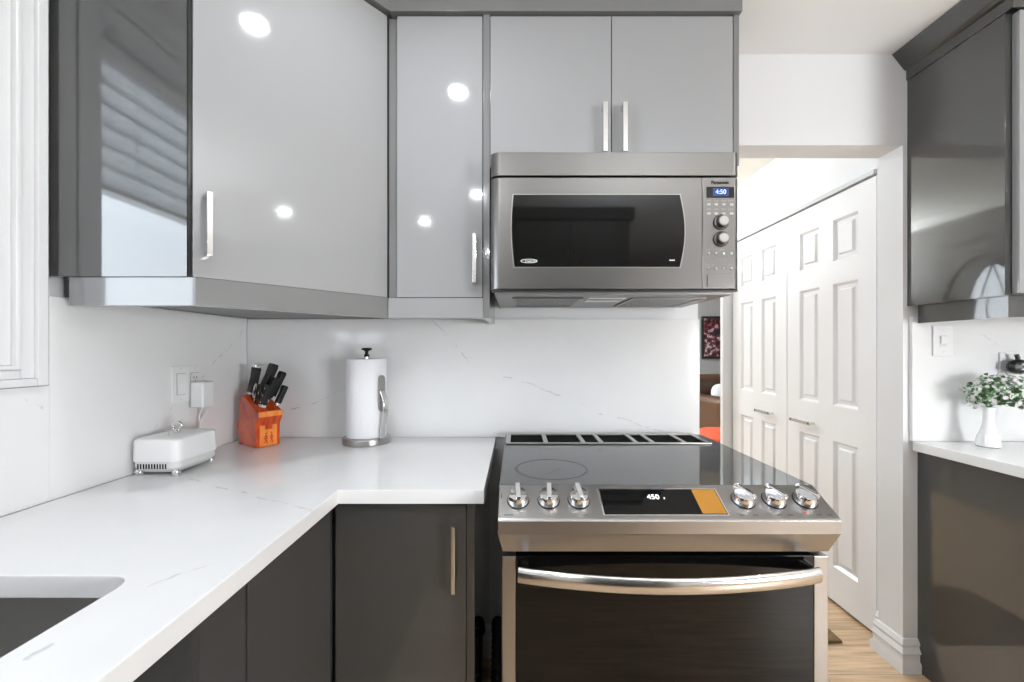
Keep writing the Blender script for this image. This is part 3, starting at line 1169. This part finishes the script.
    # oven door
    b = box(-0.033, -0.001, 0.955, 0.984, 0.19, 0.787, 0.003)
    box(0.694, 0.728, 0.955, 0.984, 0.19, 0.787, 0.003, bm=b)
    box(-0.001, 0.694, 0.955, 0.984, 0.19, 0.23, 0.002, bm=b)
    dr = part('oven_door', b, M['steel'], t)
    part('glass', box(-0.0005, 0.6935, 0.956, 0.983, 0.2305, 0.787, 0.001), M['black_glass'], dr)
    # bowed handle
    pts = []
    for k in range(25):
        s = k / 24
        x = 0.006 + s * 0.682
        pts.append((x, 0.930 - 0.040 * math.sin(PI * s) ** 0.8, 0.757 - 0.004 * math.sin(PI * s)))
    hb = sweep(pts, circ(0.0085, 14, 0.018), up=(0, 0, 1))
    part('door_handle', hb, M['nickel'], dr)
    for x in (0.013, 0.672):
        part('handle_mount', box(x, x + 0.018, 0.926, 0.9555, 0.744, 0.768, 0.003), M['nickel'], dr)
    # storage drawer
    dw = part('drawer', box(-0.033, 0.728, 0.957, 0.984, 0.065, 0.186, 0.003), M['steel'], t)
    part('drawer_pull', box(0.12, 0.58, 0.949, 0.9575, 0.165, 0.178, 0.002), M['steel'], dw)
    # side skins seen beside the door
    part('side_panel', box(-0.0355, -0.0342, 0.986, 1.64, 0.06, 0.9190), M['black_satin'], t)
    part('side_panel', box(0.7292, 0.7305, 0.986, 1.64, 0.06, 0.9190), M['black_satin'], t)


stove()
# ribbed black hose standing in the gap left of the stove
pts = smooth_path([(-0.072, 1.60, 0.17), (-0.070, 1.58, 0.215), (-0.068, 1.54, 0.20), (-0.068, 1.50, 0.10), (-0.068, 1.47, 0.02)], 12)
sc = [1.0 + 0.16 * (k % 2) for k in range(len(pts))]
solo('ribbed_hose', sweep(pts, circ(0.021, 12), up=(1, 0, 0), scales=sc), M['black_plastic'],
     'black ribbed hose in the gap between the corner base cabinet and the stove', 'hose', (-0.07, 1.55, 0.02))


# ------------------------------------------------------------------ microwave
def microwave():
    Y = 1.24
    k = Y / F

    def X(px):
        return (px - CX) * k

    def Z(py):
        return EYE - (py - CY) * k
    L, R = X(490.5), X(739.5)
    t = thing('microwave', 'stainless steel over-the-range microwave above the stove', 'microwave', (0.3, 1.45, 1.44))
    part('body', box(L + 0.006, R - 0.006, 1.2790, 1.6785, 1.452, 1.8665), M['black_satin'], t)

    def front(x0, x1, z0, z1, rl, rr, y0=Y, y1=1.278):
        # plan outline with rounded vertical front corners
        pl = [(x0, y1)]
        if rl:
            pl += [(x0 + rl - rl * math.cos(a), y0 + rl * 0.8 - rl * 0.8 * math.sin(a)) for a in [PI / 2 * i / 6 for i in range(7)]]
        else:
            pl += [(x0, y0)]
        if rr:
            pl += [(x1 - rr + rr * math.sin(a), y0 + rr * 0.8 - rr * 0.8 * math.cos(a)) for a in [PI / 2 * i / 6 for i in range(7)]]
        else:
            pl += [(x1, y0)]
        pl += [(x1, y1)]
        return prism(pl, 'z', z0, z1, 0.0012, 1)
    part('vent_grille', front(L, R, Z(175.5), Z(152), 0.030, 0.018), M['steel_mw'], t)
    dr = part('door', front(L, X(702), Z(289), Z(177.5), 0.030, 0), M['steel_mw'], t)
    # window with bulging ends
    zt, zb = Z(195), Z(267)

    def outline(e):
        pts = []
        m = 14
        for i in range(m + 1):
            s = i / m
            pts.append((X(513.5) - e - 0.007 * math.sin(PI * s) + 0.003 * (1 - s), zb - e + s * (zt - zb + 2 * e)))
        for i in range(m + 1):
            s = 1 - i / m
            pts.append((X(679.5) + e + 0.015 * math.sin(PI * s), zb - e + s * (zt - zb + 2 * e)))
        return pts
    part('window_rim', prism(outline(0.003), 'y', Y - 0.0012, Y + 0.002, 0.0006, 1), M['steel'], dr)
    wn = part('window', prism(outline(0), 'y', Y - 0.0022, Y + 0.002), M['mw_glass'], dr)
    # small scripts printed on the glass
    em = bmesh.new()
    el = [(X(529) + 0.0245 * math.cos(2 * PI * i / 32), Y - 0.0026, Z(261.2) + 0.0055 * math.sin(2 * PI * i / 32)) for i in range(32)]
    sweep(el, circ(0.0009, 6), up=(0, 1, 0), closed=True, bm=em)
    add(em, text_bm('Inverter', 0.0115, facing_cam(X(531), Y - 0.0026, Z(261.2)), 0.0002))
    part('emblem', em, M['white_plastic'], wn)
    part('lettering', box(X(669), X(674.5), Y - 0.0027, Y - 0.0021, Z(261), Z(259.8)), M['white_plastic'], wn)
    # control panel
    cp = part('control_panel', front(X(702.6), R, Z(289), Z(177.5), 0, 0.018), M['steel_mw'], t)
    part('lettering', text_bm('Panasonic', 0.0135, facing_cam(X(720), Y - 0.0006, Z(182.6)), bold=0.0006), M['black_plastic'], cp)
    sc = part('display', box(X(706.5), X(734), Y - 0.0012, Y + 0.002, Z(197.8), Z(187)), M['black_glass'], cp)
    part('backlight', box(X(712.5), X(728.5), Y - 0.0016, Y - 0.0011, Z(196.3), Z(188.3)), M['blue_lcd'], sc)
    part('digits', text_bm('4:50', 0.019, facing_cam(X(720.5), Y - 0.0022, Z(192.2))), M['blue_digits'], sc)
    for row, py in enumerate((204.5, 213.5)):
        for px in (708.7, 716, 723.6, 731.4):
            part('button', box(X(px) - 0.0055, X(px) + 0.0055, Y - 0.002, Y + 0.001, Z(py) - 0.0032, Z(py) + 0.0032, 0.001), M['steel'], cp)
    pg = pmat('panel_print_grey', (0.22, 0.21, 0.20), 0.4)
    for py in (200.8, 209.3):
        for px in (708.7, 716, 723.6, 730.5):
            part('key_print', box(X(px) - 0.0075, X(px) + 0.0075, Y - 0.0005, Y + 0.001, Z(py) - 0.0022, Z(py) + 0.0022), pg, cp)
    for py, xs in ((249.7, (708.5, 722)), (265, (708, 713.5, 730))):
        for px in xs:
            part('key_print', box(X(px) - 0.0065, X(px) + 0.0065, Y - 0.0005, Y + 0.001, Z(py) - 0.0012, Z(py) + 0.0012), pg, cp)
    part('lettering', text_bm('Time/Clock', 0.0085, facing_cam(X(719.5), Y - 0.0005, Z(258.7)), 0.0002), pg, cp)
    for py in (222.3, 239.2):
        kb = lathe([(0, 0), (0.0215, 0), (0.0215, 0.003), (0.0185, 0.005), (0.0175, 0.0185), (0.0160, 0.0205), (0.0, 0.0205)], 28, (X(721), Y, Z(py)), (0, -1, 0))
        kn = part('knob', kb, M['steel_mw'], cp)
        part('knob_face', lathe([(0, 0.0205), (0.0135, 0.0205), (0.0125, 0.0215), (0, 0.0215)], 24, (X(721), Y, Z(py)), (0, -1, 0)), M['steel'], kn)
        part('knob_collar', lathe([(0.0216, 0.0), (0.0235, 0.0), (0.0235, 0.002), (0.0216, 0.002)], 28, (X(721), Y, Z(py)), (0, -1, 0)), M['black_plastic'], kn)
    for py in (253.8, 268.7):
        for px in (708.5, 716, 723.5, 731):
            part('button', lathe([(0, 0), (0.0045, 0), (0.0042, 0.003), (0, 0.0034)], 14, (X(px), Y, Z(py)), (0, -1, 0)), M['chrome'], cp)
    part('door_button', box(X(707), X(733.5), Y - 0.0025, Y + 0.001, Z(286.6), Z(275.4), 0.001), M['steel_mw'], cp)
    # underside
    part('base_plate', box(L + 0.012, R - 0.012, 1.262, 1.640, 1.436, 1.4515, 0.004), M['plate_grey'], t)
    part('bottom_lip', box(L + 0.002, R - 0.002, 1.246, 1.261, 1.444, 1.4510, 0.001), M['black_satin'], t)
    for x0, x1 in ((0.0, 0.205), (0.385, 0.60)):
        part('grease_filter', box(x0, x1, 1.33, 1.56, 1.4335, 1.4355, 0.0006), M['filter'], t)
        fr = box(x0 - 0.012, x0, 1.318, 1.572, 1.432, 1.4355)
        box(x1, x1 + 0.012, 1.318, 1.572, 1.432, 1.4355, bm=fr)
        box(x0, x1, 1.318, 1.33, 1.432, 1.4355, bm=fr)
        box(x0, x1, 1.56, 1.572, 1.432, 1.4355, bm=fr)
        part('filter_frame', fr, M['steel_mw'], t)
    lc = part('lamp_cover', box(0.235, 0.355, 1.32, 1.42, 1.4325, 1.4355, 0.001), M['offwhite_plastic'], t)
    part('cover_slot', box(0.24, 0.35, 1.345, 1.355, 1.4318, 1.433), M['slit'], lc)


microwave()


# ------------------------------------------------------------------ wall plates
def plate_left():
    # two-gang plate on the left wall: rocker on the left, outlet on the right
    y0, y1, z0, z1 = 1.309, 1.430, 1.096, 1.215
    x = -1.102
    t = thing('wall_plate', 'white double wall plate with rocker switch and outlet on the left backsplash', 'switch plate', (x, 1.37, z0))
    part('plate', prism(rrect(y0, y1, z0, z1, 0.004, 3), 'x', x + 0.0004, x + 0.0065, 0.0012), M['white_plastic'], t)
    rk = part('rocker_switch', box(x + 0.0066, x + 0.0105, 1.325, 1.358, 1.122, 1.189, 0.001), M['white_plastic'], t)
    part('rocker_rim', box(x + 0.0061, x + 0.0071, 1.3235, 1.3595, 1.1205, 1.1905), M['rim_grey'], rk)
    oc = part('outlet', box(x + 0.0066, x + 0.0090, 1.381, 1.414, 1.122, 1.189, 0.001), M['white_plastic'], t)
    part('outlet_rim', box(x + 0.0061, x + 0.0071, 1.3797, 1.4153, 1.1207, 1.1903), M['rim_grey'], oc)
    sl = box(x + 0.0088, x + 0.0094, 1.390, 1.392, 1.170, 1.178)
    box(x + 0.0088, x + 0.0094, 1.402, 1.404, 1.170, 1.178, bm=sl)
    box(x + 0.0088, x + 0.0094, 1.3955, 1.3985, 1.161, 1.165, bm=sl)
    part('outlet_slot', sl, M['slit'], oc)
    for yy in (1.3415, 1.3975):
        for zz in (1.105, 1.206):
            part('screw', lathe([(0, 0), (0.003, 0), (0.0025, 0.001), (0, 0.0012)], 12, (x + 0.0064, yy, zz), (1, 0, 0)), M['offwhite_plastic'], t)
    # adapter in the lower socket
    a = thing('power_adapter', 'white square plug-in power adapter in the left wall outlet', 'adapter', (-1.07, 1.40, 1.073))
    part('casing', box(-1.0925, -1.048, 1.372, 1.425, 1.073, 1.160, 0.005, 3), M['white_plastic'], a)
    cord = smooth_path([(-1.07, 1.402, 1.074), (-1.072, 1.402, 1.062), (-1.080, 1.398, 1.04), (-1.072, 1.392, 1.01), (-1.083, 1.388, 0.975), (-1.086, 1.385, 0.935), (-1.092, 1.375, 0.9145)], 8)
    cord2 = smooth_path([(-1.06, 1.405, 1.074), (-1.058, 1.410, 1.060), (-1.074, 1.408, 1.035), (-1.082, 1.400, 1.0), (-1.090, 1.395, 0.94), (-1.090, 1.39, 0.9145)], 8)
    c = sweep(cord, circ(0.002, 8), up=(0, 1, 0))
    sweep(cord2, circ(0.002, 8), up=(0, 1, 0), bm=c)
    part('cord', c, M['cord_white'], a)


plate_left()


def plate_right():
    y = 1.605
    x0, x1, z0, z1 = 1.628, 1.704, 1.242, 1.361
    t = thing('light_switch', 'white toggle switch plate on the right backsplash below the wall cabinet', 'switch', ((x0 + x1) / 2, y, z0))
    part('plate', prism(rrect(x0, x1, z0, z1, 0.004, 3), 'y', y - 0.0065, y - 0.0004, 0.0012), M['white_plastic'], t)
    xm, zm = (x0 + x1) / 2, (z0 + z1) / 2
    tg = part('toggle', box(xm - 0.012, xm + 0.010, y - 0.013, y - 0.0066, zm - 0.010, zm + 0.019, 0.002), M['white_plastic'], t)
    part('toggle_rim', box(xm - 0.0145, xm + 0.0125, y - 0.0075, y - 0.006, zm - 0.021, zm + 0.023), M['offwhite_plastic'], tg)
    for zz in (zm - 0.042, zm + 0.042):
        part('screw', lathe([(0, 0), (0.003, 0), (0.0025, 0.001), (0, 0.0012)], 12, (xm, y - 0.0064, zz), (0, -1, 0)), M['offwhite_plastic'], t)
    # outlet with the pumpkin plug-in
    x0, x1, z0, z1 = 1.888, 1.962, 1.140, 1.258
    t = thing('outlet_plate', 'white outlet plate behind the black pumpkin on the right backsplash', 'outlet', (1.925, y, z0))
    part('plate', prism(rrect(x0, x1, z0, z1, 0.004, 3), 'y', y - 0.0065, y - 0.0004, 0.0012), M['white_plastic'], t)
    part('outlet', box(1.909, 1.941, y - 0.0090, y - 0.0066, 1.166, 1.233, 0.001), M['white_plastic'], t)
    p = thing('plug_in_warmer', 'black pumpkin-shaped plug-in on the right backsplash above the flowers', 'plug-in', (1.925, 1.57, 1.17))
    cx, cy, cz = 1.925, 1.572, 1.203
    b = bmesh.new()
    bmesh.ops.create_uvsphere(b, u_segments=32, v_segments=16, radius=1.0)
    for v in b.verts:
        a = math.atan2(v.co.y, v.co.x)
        k = 1 - 0.09 * abs(math.sin(4 * a)) ** 0.6
        zz = math.copysign(abs(v.co.z) ** 0.8, v.co.z)
        v.co = Vector((cx + v.co.x * 0.036 * k * (1 + 0.12 * (1 - zz * zz)), cy + v.co.y * 0.021 * k, cz + zz * 0.029))
    pm = part('pumpkin', b, M['black_satin'], p)
    part('stalk', sweep(smooth_path([(cx, cy, cz + 0.022), (cx - 0.002, cy, cz + 0.036), (cx - 0.006, cy, cz + 0.046)], 5), circ(0.007, 10), up=(0, 1, 0)), M['black_satin'], p)
    f = bmesh.new()
    for dx in (-0.006, 0.016):
        prism([(cx + dx - 0.007, cz + 0.006), (cx + dx + 0.007, cz + 0.006), (cx + dx, cz + 0.015)], 'y', cy - 0.0235, cy - 0.016, bm=f)
    box(cx - 0.012, cx + 0.022, cy - 0.0235, cy - 0.016, cz - 0.012, cz - 0.006, bm=f)
    part('cut_out_face', f, M['offwhite_plastic'], p)
    part('plug', box(1.910, 1.940, 1.588, 1.5965, 1.185, 1.212, 0.002), M['black_plastic'], p)


plate_right()


# ------------------------------------------------------------------ white appliance
def appliance():
    cx, cy, z = -1.018, 1.232, 0.9105
    t = thing('countertop_warmer', 'small white countertop appliance with silver ball feet and a ring knob, below the outlet', 'appliance', (cx, cy, z))
    hx, hy = 0.066, 0.080

    def solid(levels, r, n=7):
        b = bmesh.new()
        rings = []
        for (gx, gy, zz) in levels:
            rings.append([b.verts.new((cx + x, cy + y, z + zz)) for x, y in rrect(-hx - gx, hx + gx, -hy - gy, hy + gy, r, n)])
        for A, B in zip(rings[:-1], rings[1:]):
            m = len(A)
            for k in range(m):
                fan(b, (A[k], A[(k + 1) % m], B[(k + 1) % m], B[k]))
        fan(b, rings[0])
        fan(b, rings[-1])
        bmesh.ops.recalc_face_normals(b, faces=list(b.faces))
        return b
    bs = part('base', solid([(-0.024, -0.024, 0.006), (-0.014, -0.014, 0.010), (-0.003, -0.003, 0.020), (0, 0, 0.024), (0, 0, 0.042)], 0.024), M['offwhite_plastic'], t)
    part('lid', solid([(0.0025, 0.0025, 0.0425), (0.0015, 0.0015, 0.100), (-0.002, -0.002, 0.1045), (-0.010, -0.010, 0.107), (-0.045, -0.050, 0.112)], 0.022), M['white_plastic'], t)
    sl = bmesh.new()
    for k in range(11):
        x = cx - 0.046 + k * 0.0078
        box(x, x + 0.0035, cy - hy - 0.0012, cy - hy + 0.002, z + 0.022, z + 0.036, 0.0006, 1, bm=sl)
    part('vent_slots', sl, M['slit'], bs)
    for sx in (-1, 1):
        for sy in (-1, 1):
            part('foot', ball(0.0105, (cx + sx * (hx - 0.014), cy + sy * (hy - 0.014), z + 0.0100)), M['chrome'], t)
    kn = lathe([(0, 0.111), (0.009, 0.111), (0.008, 0.114), (0.005, 0.117), (0, 0.117)], 20, (cx, cy, z))
    kp = part('knob', kn, M['chrome'], t)
    ring = [(cx + 0.013 * math.cos(2 * PI * k / 28), cy, z + 0.1285 + 0.0115 * math.sin(2 * PI * k / 28)) for k in range(28)]
    part('knob_ring', sweep(ring, circ(0.0032, 10), up=(0, 1, 0), closed=True), M['chrome'], kp)


appliance()


# ------------------------------------------------------------------ knife block
def knives():
    loc = (-0.974, 1.556, 0.9105)
    rz = math.radians(56)
    t = thing('knife_block', 'orange-red wooden knife block on the corner of the counter', 'knife block', loc, rz)
    W = 0.0435
    prof = [(-0.065, 0.0), (-0.068, 0.082), (-0.088, 0.112), (-0.084, 0.130), (0.042, 0.190), (0.060, 0.176), (0.068, 0.095), (0.078, 0.070), (0.066, 0.0)]
    part('block', prism(prof, 'x', -W, W, 0.003), M['wood'], t, local=True)
    # paler front plate with a square notch, and the top lip
    fp = [(-0.030, 0.002), (0.030, 0.002), (0.030, 0.080), (0.014, 0.080), (0.014, 0.064), (-0.012, 0.064), (-0.012, 0.080), (-0.030, 0.080)]
    pl = part('front_plate', prism(fp, 'y', -0.0725, -0.0665, 0.001), M['wood_pale'], t, local=True)
    fg = bmesh.new()
    for x in (-0.010, 0.010):
        for s in (-1, 1):
            sweep([(x, -0.0729, 0.044), (x + s * 0.005, -0.0729, 0.036), (x + s * 0.003, -0.0729, 0.028)], circ(0.0013, 6), up=(0, 1, 0), bm=fg)
            sweep([(x, -0.0729, 0.028), (x + s * 0.005, -0.0729, 0.014)], circ(0.0014, 6), up=(0, 1, 0), bm=fg)
        sweep([(x, -0.0729, 0.045), (x, -0.0729, 0.027)], circ(0.0018, 6), up=(0, 1, 0), bm=fg)
        ball(0.0032, (x, -0.0729, 0.050), bm=fg, n=8)
    part('emblem', fg, M['wood'], pl, local=True)
    part('lip', box(-W + 0.002, W - 0.002, -0.0915, -0.0775, 0.112, 0.1335, 0.003), M['wood_pale'], t, local=True)
    # handles stand out of the slanted top
    sl = Vector((0, 0.126, 0.060)).normalized()
    nm = Vector((0, -sl.z, sl.y))

    def at(x, s):
        return Vector((x, -0.084, 0.130)) + sl * s

    def handle(name, label, x, s, length, wide, thick, lean=0.0, cap=None, rivets=0, bolster=True):
        base = at(x, s) + nm * 0.0065
        up = (nm + Vector((lean, 0.35, 0.0))).normalized()
        k = thing_child = thing(name, label, 'knife', tuple(Matrix.Translation(loc) @ Matrix.Rotation(rz, 4, 'Z') @ base), rz, 'knives in the block')
        # knife coordinates: along up from the slot
        q = Vector((0, 0, 1)).rotation_difference(up).to_matrix().to_4x4()
        wide, thick = wide * 1.28, thick * 1.3
        outl = [(-wide * 0.42, 0.010), (wide * 0.42, 0.010), (wide * 0.46, length * 0.35), (wide * 0.40, length * 0.62), (wide * 0.55, length * 0.92), (wide * 0.45, length), (-wide * 0.30, length), (-wide * 0.46, length * 0.9), (-wide * 0.40, length * 0.5)]
        part('grip', xf(prism(outl, 'x', -thick / 2, thick / 2, 0.003), q), M['black_plastic'], k, local=True)
        if bolster:
            part('bolster', xf(box(-thick * 0.4, thick * 0.4, -wide * 0.42, wide * 0.42, 0.0015, 0.0115, 0.001), q), M['nickel'], k, local=True)
        if cap:
            part('end_cap', xf(box(-thick * 0.52, thick * 0.52, -wide * 0.42, wide * 0.5, length - 0.004, length + 0.006, 0.002), q), M['chrome'], k, local=True)
        if rivets:
            r = bmesh.new()
            for i in range(rivets):
                zz = length * (0.22 + 0.30 * i)
                lathe([(0, -thick / 2 - 0.0008), (0.0032, -thick / 2 - 0.0008), (0.0032, thick / 2 + 0.0008), (0, thick / 2 + 0.0008)], 12, (0, 0, zz), (1, 0, 0), bm=r)
            part('rivets', xf(r, q), M['chrome'], k, local=True)
    handle('sharpening_steel', 'black sharpening steel with a silver end, leftmost in the knife block', -0.020, 0.118, 0.108, 0.026, 0.018, 0.14, cap=True)
    handle('chef_knife', 'tallest black knife handle at the back of the knife block', 0.010, 0.108, 0.128, 0.032, 0.018, 0.34)
    handle('bread_knife', 'black knife handle standing just right of the tallest one in the block', 0.034, 0.080, 0.110, 0.026, 0.015, 0.38)
    handle('carving_knife', 'black knife handle in the middle of the knife block', 0.006, 0.060, 0.096, 0.022, 0.016, 0.34)
    handle('paring_knife', 'small plain black knife handle furthest right in the block', 0.031, 0.024, 0.080, 0.020, 0.014, 0.36)
    handle('utility_knife', 'black knife with silver rivets at the front of the block', -0.022, 0.022, 0.085, 0.024, 0.015, 0.24, rivets=3)
    # scissors: two loops
    base = at(-0.026, 0.066)
    k = thing('kitchen_scissors', 'scissors with a silver handle loop behind the riveted knife', 'scissors', tuple(Matrix.Translation(loc) @ Matrix.Rotation(rz, 4, 'Z') @ base), rz)
    up = (nm + Vector((0.1, 0.35, 0))).normalized()
    q = Vector((0, 0, 1)).rotation_difference(up).to_matrix().to_4x4()
    for s, mt in ((-1, 'black_plastic'), (1, 'chrome')):
        lp = [(0, s * 0.012 + 0.0115 * math.cos(2 * PI * i / 24), 0.045 + 0.026 * math.sin(2 * PI * i / 24)) for i in range(24)]
        b = sweep(lp, circ(0.0040, 8), up=(1, 0, 0), closed=True)
        sweep([(0, 0, 0.001), (0, s * 0.006, 0.022)], circ(0.0045, 8), up=(1, 0, 0), bm=b)
        part('handle_loop', xf(b, q), M[mt], k, local=True)


knives()


# ------------------------------------------------------------------ paper towel
def towel():
    c = (-0.578, 1.587, 0.9105)
    t = thing('paper_towel_holder', 'brushed steel paper towel holder with black knob on the counter', 'towel holder', c)
    part('base', lathe([(0, 0), (0.086, 0), (0.089, 0.003), (0.089, 0.020), (0.086, 0.024), (0.080, 0.0255), (0, 0.0255)], 48, c), M['steel'], t)
    part('post', lathe([(0, 0.0255), (0.009, 0.0255), (0.009, 0.336), (0, 0.336)], 16, c), M['nickel'], t)
    part('knob', lathe([(0, 0.330), (0.010, 0.330), (0.0095, 0.338), (0.006, 0.342), (0.006, 0.350), (0.010, 0.354), (0.0185, 0.357), (0.020, 0.361), (0.016, 0.3645), (0, 0.366)], 24, c), M['black_plastic'], t)
    # spring arm on the right front of the base
    ang = math.radians(-28)
    dx, dy = math.cos(ang), math.sin(ang)

    def P(r, z):
        return (c[0] + r * dx, c[1] + r * dy, c[2] + z)
    arm = smooth_path([P(0.0815, 0.022), P(0.085, 0.060), P(0.098, 0.115), P(0.099, 0.160), P(0.0845, 0.200)], 8)
    a = part('arm', sweep(arm, rrect(-0.0125, 0.0125, -0.0035, 0.0035, 0.0033, 3), up=(dx, dy, 0)), M['nickel'], t)
    pad = prism(rrect(-0.0150, 0.0150, 0.125, 0.262, 0.0149, 8), 'x', 0, 0.006, 0.002)
    R = Matrix.Translation((c[0], c[1], c[2])) @ Matrix.Rotation(ang, 4, 'Z') @ Matrix.Translation((0.0775, 0, 0))
    part('pressure_pad', xf(pad, R), M['steel'], a)
    r = thing('paper_towel_roll', 'white paper towel roll standing on the steel holder', 'paper towel', (c[0], c[1], c[2] + 0.026))
    b = lathe([(0.020, 0.0262), (0.0725, 0.0262), (0.0735, 0.028), (0.0735, 0.320), (0.0718, 0.3225), (0.020, 0.3225), (0.020, 0.0262)], 56, c)
    part('sheets', b, M['paper'], r)
    part('core', lathe([(0.0175, 0.0262), (0.0198, 0.0262), (0.0198, 0.3227), (0.0175, 0.3227), (0.0175, 0.0262)], 32, c), pmat('brown_card', (0.42, 0.30, 0.18), 0.9), r)


towel()


# ------------------------------------------------------------------ vase with flowers
def vase():
    c = (1.745, 1.515, 0.9105)
    t = thing('vase', 'white ceramic bottle vase on the right countertop', 'vase', c)
    t['label'] = 'white ceramic bottle vase with small-leaved flowers on the right countertop'
    part('pot', lathe([(0, 0), (0.0289, 0), (0.0334, 0.003), (0.0342, 0.010), (0.0304, 0.034), (0.0220, 0.060), (0.0171, 0.080), (0.0152, 0.108), (0.0160, 0.135), (0.0179, 0.146), (0.0163, 0.146), (0.0133, 0.134), (0.0125, 0.108), (0, 0.10)], 40, c), M['ceramic'], t)
    rnd = random.Random(3)
    lf, fl, st = bmesh.new(), bmesh.new(), bmesh.new()
    C = Vector((c[0] + 0.050, c[1] - 0.005, c[2] + 0.196))

    def leaf(b, p, nrm, up, ln, wd):
        s = nrm.cross(up).normalized()
        pts = [(0, 0, 0), (0.3, 0.42, .05), (0.65, 0.5, .03), (1.0, 0.0, -0.12)]
        mid = [b.verts.new(p + up * (a * ln) + nrm * (z * ln)) for a, w, z in pts]
        l = [b.verts.new(p + up * (a * ln) + s * (w * wd) + nrm * (z * ln + .1 * wd)) for a, w, z in pts[1:3]]
        r = [b.verts.new(p + up * (a * ln) - s * (w * wd) + nrm * (z * ln + .1 * wd)) for a, w, z in pts[1:3]]
        for q in (l, r):
            b.faces.new((mid[0], q[0], mid[1]))
            b.faces.new((mid[1], q[0], q[1], mid[2]))
            b.faces.new((mid[2], q[1], mid[3]))
    ends = []
    for i in range(700):
        u = Vector((rnd.gauss(0, 1), rnd.gauss(0, 1), rnd.gauss(0, 1))).normalized()
        if u.z < -0.6:
            continue
        k = rnd.uniform(0.55, 1.03)
        p = C + Vector((u.x * 0.128 * k, u.y * 0.074 * k, u.z * 0.076 * k - 0.18 * max(0, u.x) * 0.10))
        nrm = (u + Vector((rnd.uniform(-.6, .6), rnd.uniform(-.6, .2), rnd.uniform(-.2, .7)))).normalized()
        up = nrm.cross(Vector((rnd.gauss(0, 1), rnd.gauss(0, 1), rnd.gauss(0, 1)))).normalized()
        leaf(lf, p, nrm, up, rnd.uniform(0.012, 0.020), rnd.uniform(0.010, 0.015))
        if i % 9 == 0:
            ends.append(p)
        if i % 6 == 0 and k > 0.75:
            q = p + u * 0.006
            for j in range(5):
                a = 2 * PI * j / 5
                e1 = u.cross(Vector((0.3, 0.2, 1))).normalized()
                e2 = u.cross(e1)
                leaf(fl, q, u, (e1 * math.cos(a) + e2 * math.sin(a) + u * 0.3).normalized(), 0.0085, 0.0075)
    neck = Vector((c[0], c[1], c[2] + 0.108))
    for p in ends:
        m = neck + Vector(((p.x - neck.x) * 0.12, (p.y - neck.y) * 0.12, 0.048))
        sweep(smooth_path([tuple(neck), tuple(m), tuple(p)], 5), circ(0.0011, 5), up=(0.2, 1, 0.1), bm=st)
    part('stems', st, M['stem'], t)
    part('foliage', lf, M['leaf'], t)
    part('blossoms', fl, M['pink'], t)


vase()


# ------------------------------------------------------------------ doorway and living room
solo('doormat', box(0.80, 1.41, 1.77, 2.17, 0.0005, 0.012, 0.003), M['coir'], 'brown doormat on the wood floor in front of the closet doors', 'doormat', (1.1, 1.97, 0))


def armchair():
    c = (2.62, 4.95, 0)
    t = thing('armchair', 'brown leather armchair in the living room beyond the doorway', 'armchair', c, math.radians(15))

    def bx(*a, bev=0.04):
        return box(*a, bev=bev, seg=4)
    part('seat', bx(-0.30, 0.30, -0.36, 0.22, 0.18, 0.46), M['leather'], t, local=True)
    part('armrest', bx(-0.50, -0.29, -0.38, 0.34, 0.06, 0.74, bev=0.08), M['leather'], t, local=True)
    part('armrest', bx(0.29, 0.50, -0.38, 0.34, 0.06, 0.74, bev=0.08), M['leather'], t, local=True)
    part('backrest', bx(-0.42, 0.42, 0.18, 0.42, 0.15, 0.96, bev=0.09), M['leather'], t, local=True)
    for x in (-0.4, 0.4):
        for y in (-0.28, 0.28):
            part('leg', box(x - 0.025, x + 0.025, y - 0.025, y + 0.025, 0, 0.075, 0.004), M['black_plastic'], t, local=True)
    q = thing('throw_pillow', 'white cushion lying on the brown leather armchair', 'cushion', (2.56, 4.83, 0.462), math.radians(15))
    b = ball(1.0, (0, 0, 0), n=20)
    for v in b.verts:
        f = lambda s: math.copysign(abs(s) ** 0.55, s)
        v.co = Vector((f(v.co.x) * 0.2, v.co.y * 0.09, f(v.co.z) * 0.19))
    xf(b, Matrix.Translation((0, 0.09, 0.215)) @ Matrix.Rotation(math.radians(-15), 4, 'X'))
    part('cover', b, M['paper'], q, local=True)
    # orange-red pouf in front of it
    p = (2.06, 4.15, 0)
    o = thing('pouf', 'orange-red round pouf in front of the brown armchair', 'pouf', p)
    part('cushion', lathe([(0, 0.012), (0.20, 0.012), (0.255, 0.05), (0.275, 0.14), (0.275, 0.30), (0.25, 0.41), (0.18, 0.455), (0, 0.465)], 36, p), M['red_fabric'], o)
    part('piping', sweep([(p[0] + 0.277 * math.cos(2 * PI * i / 40), p[1] + 0.277 * math.sin(2 * PI * i / 40), 0.20) for i in range(40)], circ(0.007, 8), closed=True), M['red_fabric'], o)
    part('base', lathe([(0, 0), (0.19, 0), (0.19, 0.0115), (0, 0.0115)], 30, p), M['black_plastic'], o)


armchair()


def poster():
    x0, x1, z0, z1 = 2.80, 3.22, 1.135, 1.775
    t = thing('wall_picture', 'dark framed red and white poster on the grey living room wall', 'picture', (2.99, 6.199, z0))
    f = box(x0, x1, 6.172, 6.199, z0, z0 + 0.03, 0.002)
    box(x0, x1, 6.172, 6.199, z1 - 0.03, z1, 0.002, bm=f)
    box(x0, x0 + 0.03, 6.172, 6.199, z0 + 0.03, z1 - 0.03, 0.002, bm=f)
    box(x1 - 0.03, x1, 6.172, 6.199, z0 + 0.03, z1 - 0.03, 0.002, bm=f)
    part('frame', f, M['black_satin'], t)
    part('print', box(x0 + 0.03, x1 - 0.03, 6.182, 6.198, z0 + 0.03, z1 - 0.03), M['poster'], t)


poster()
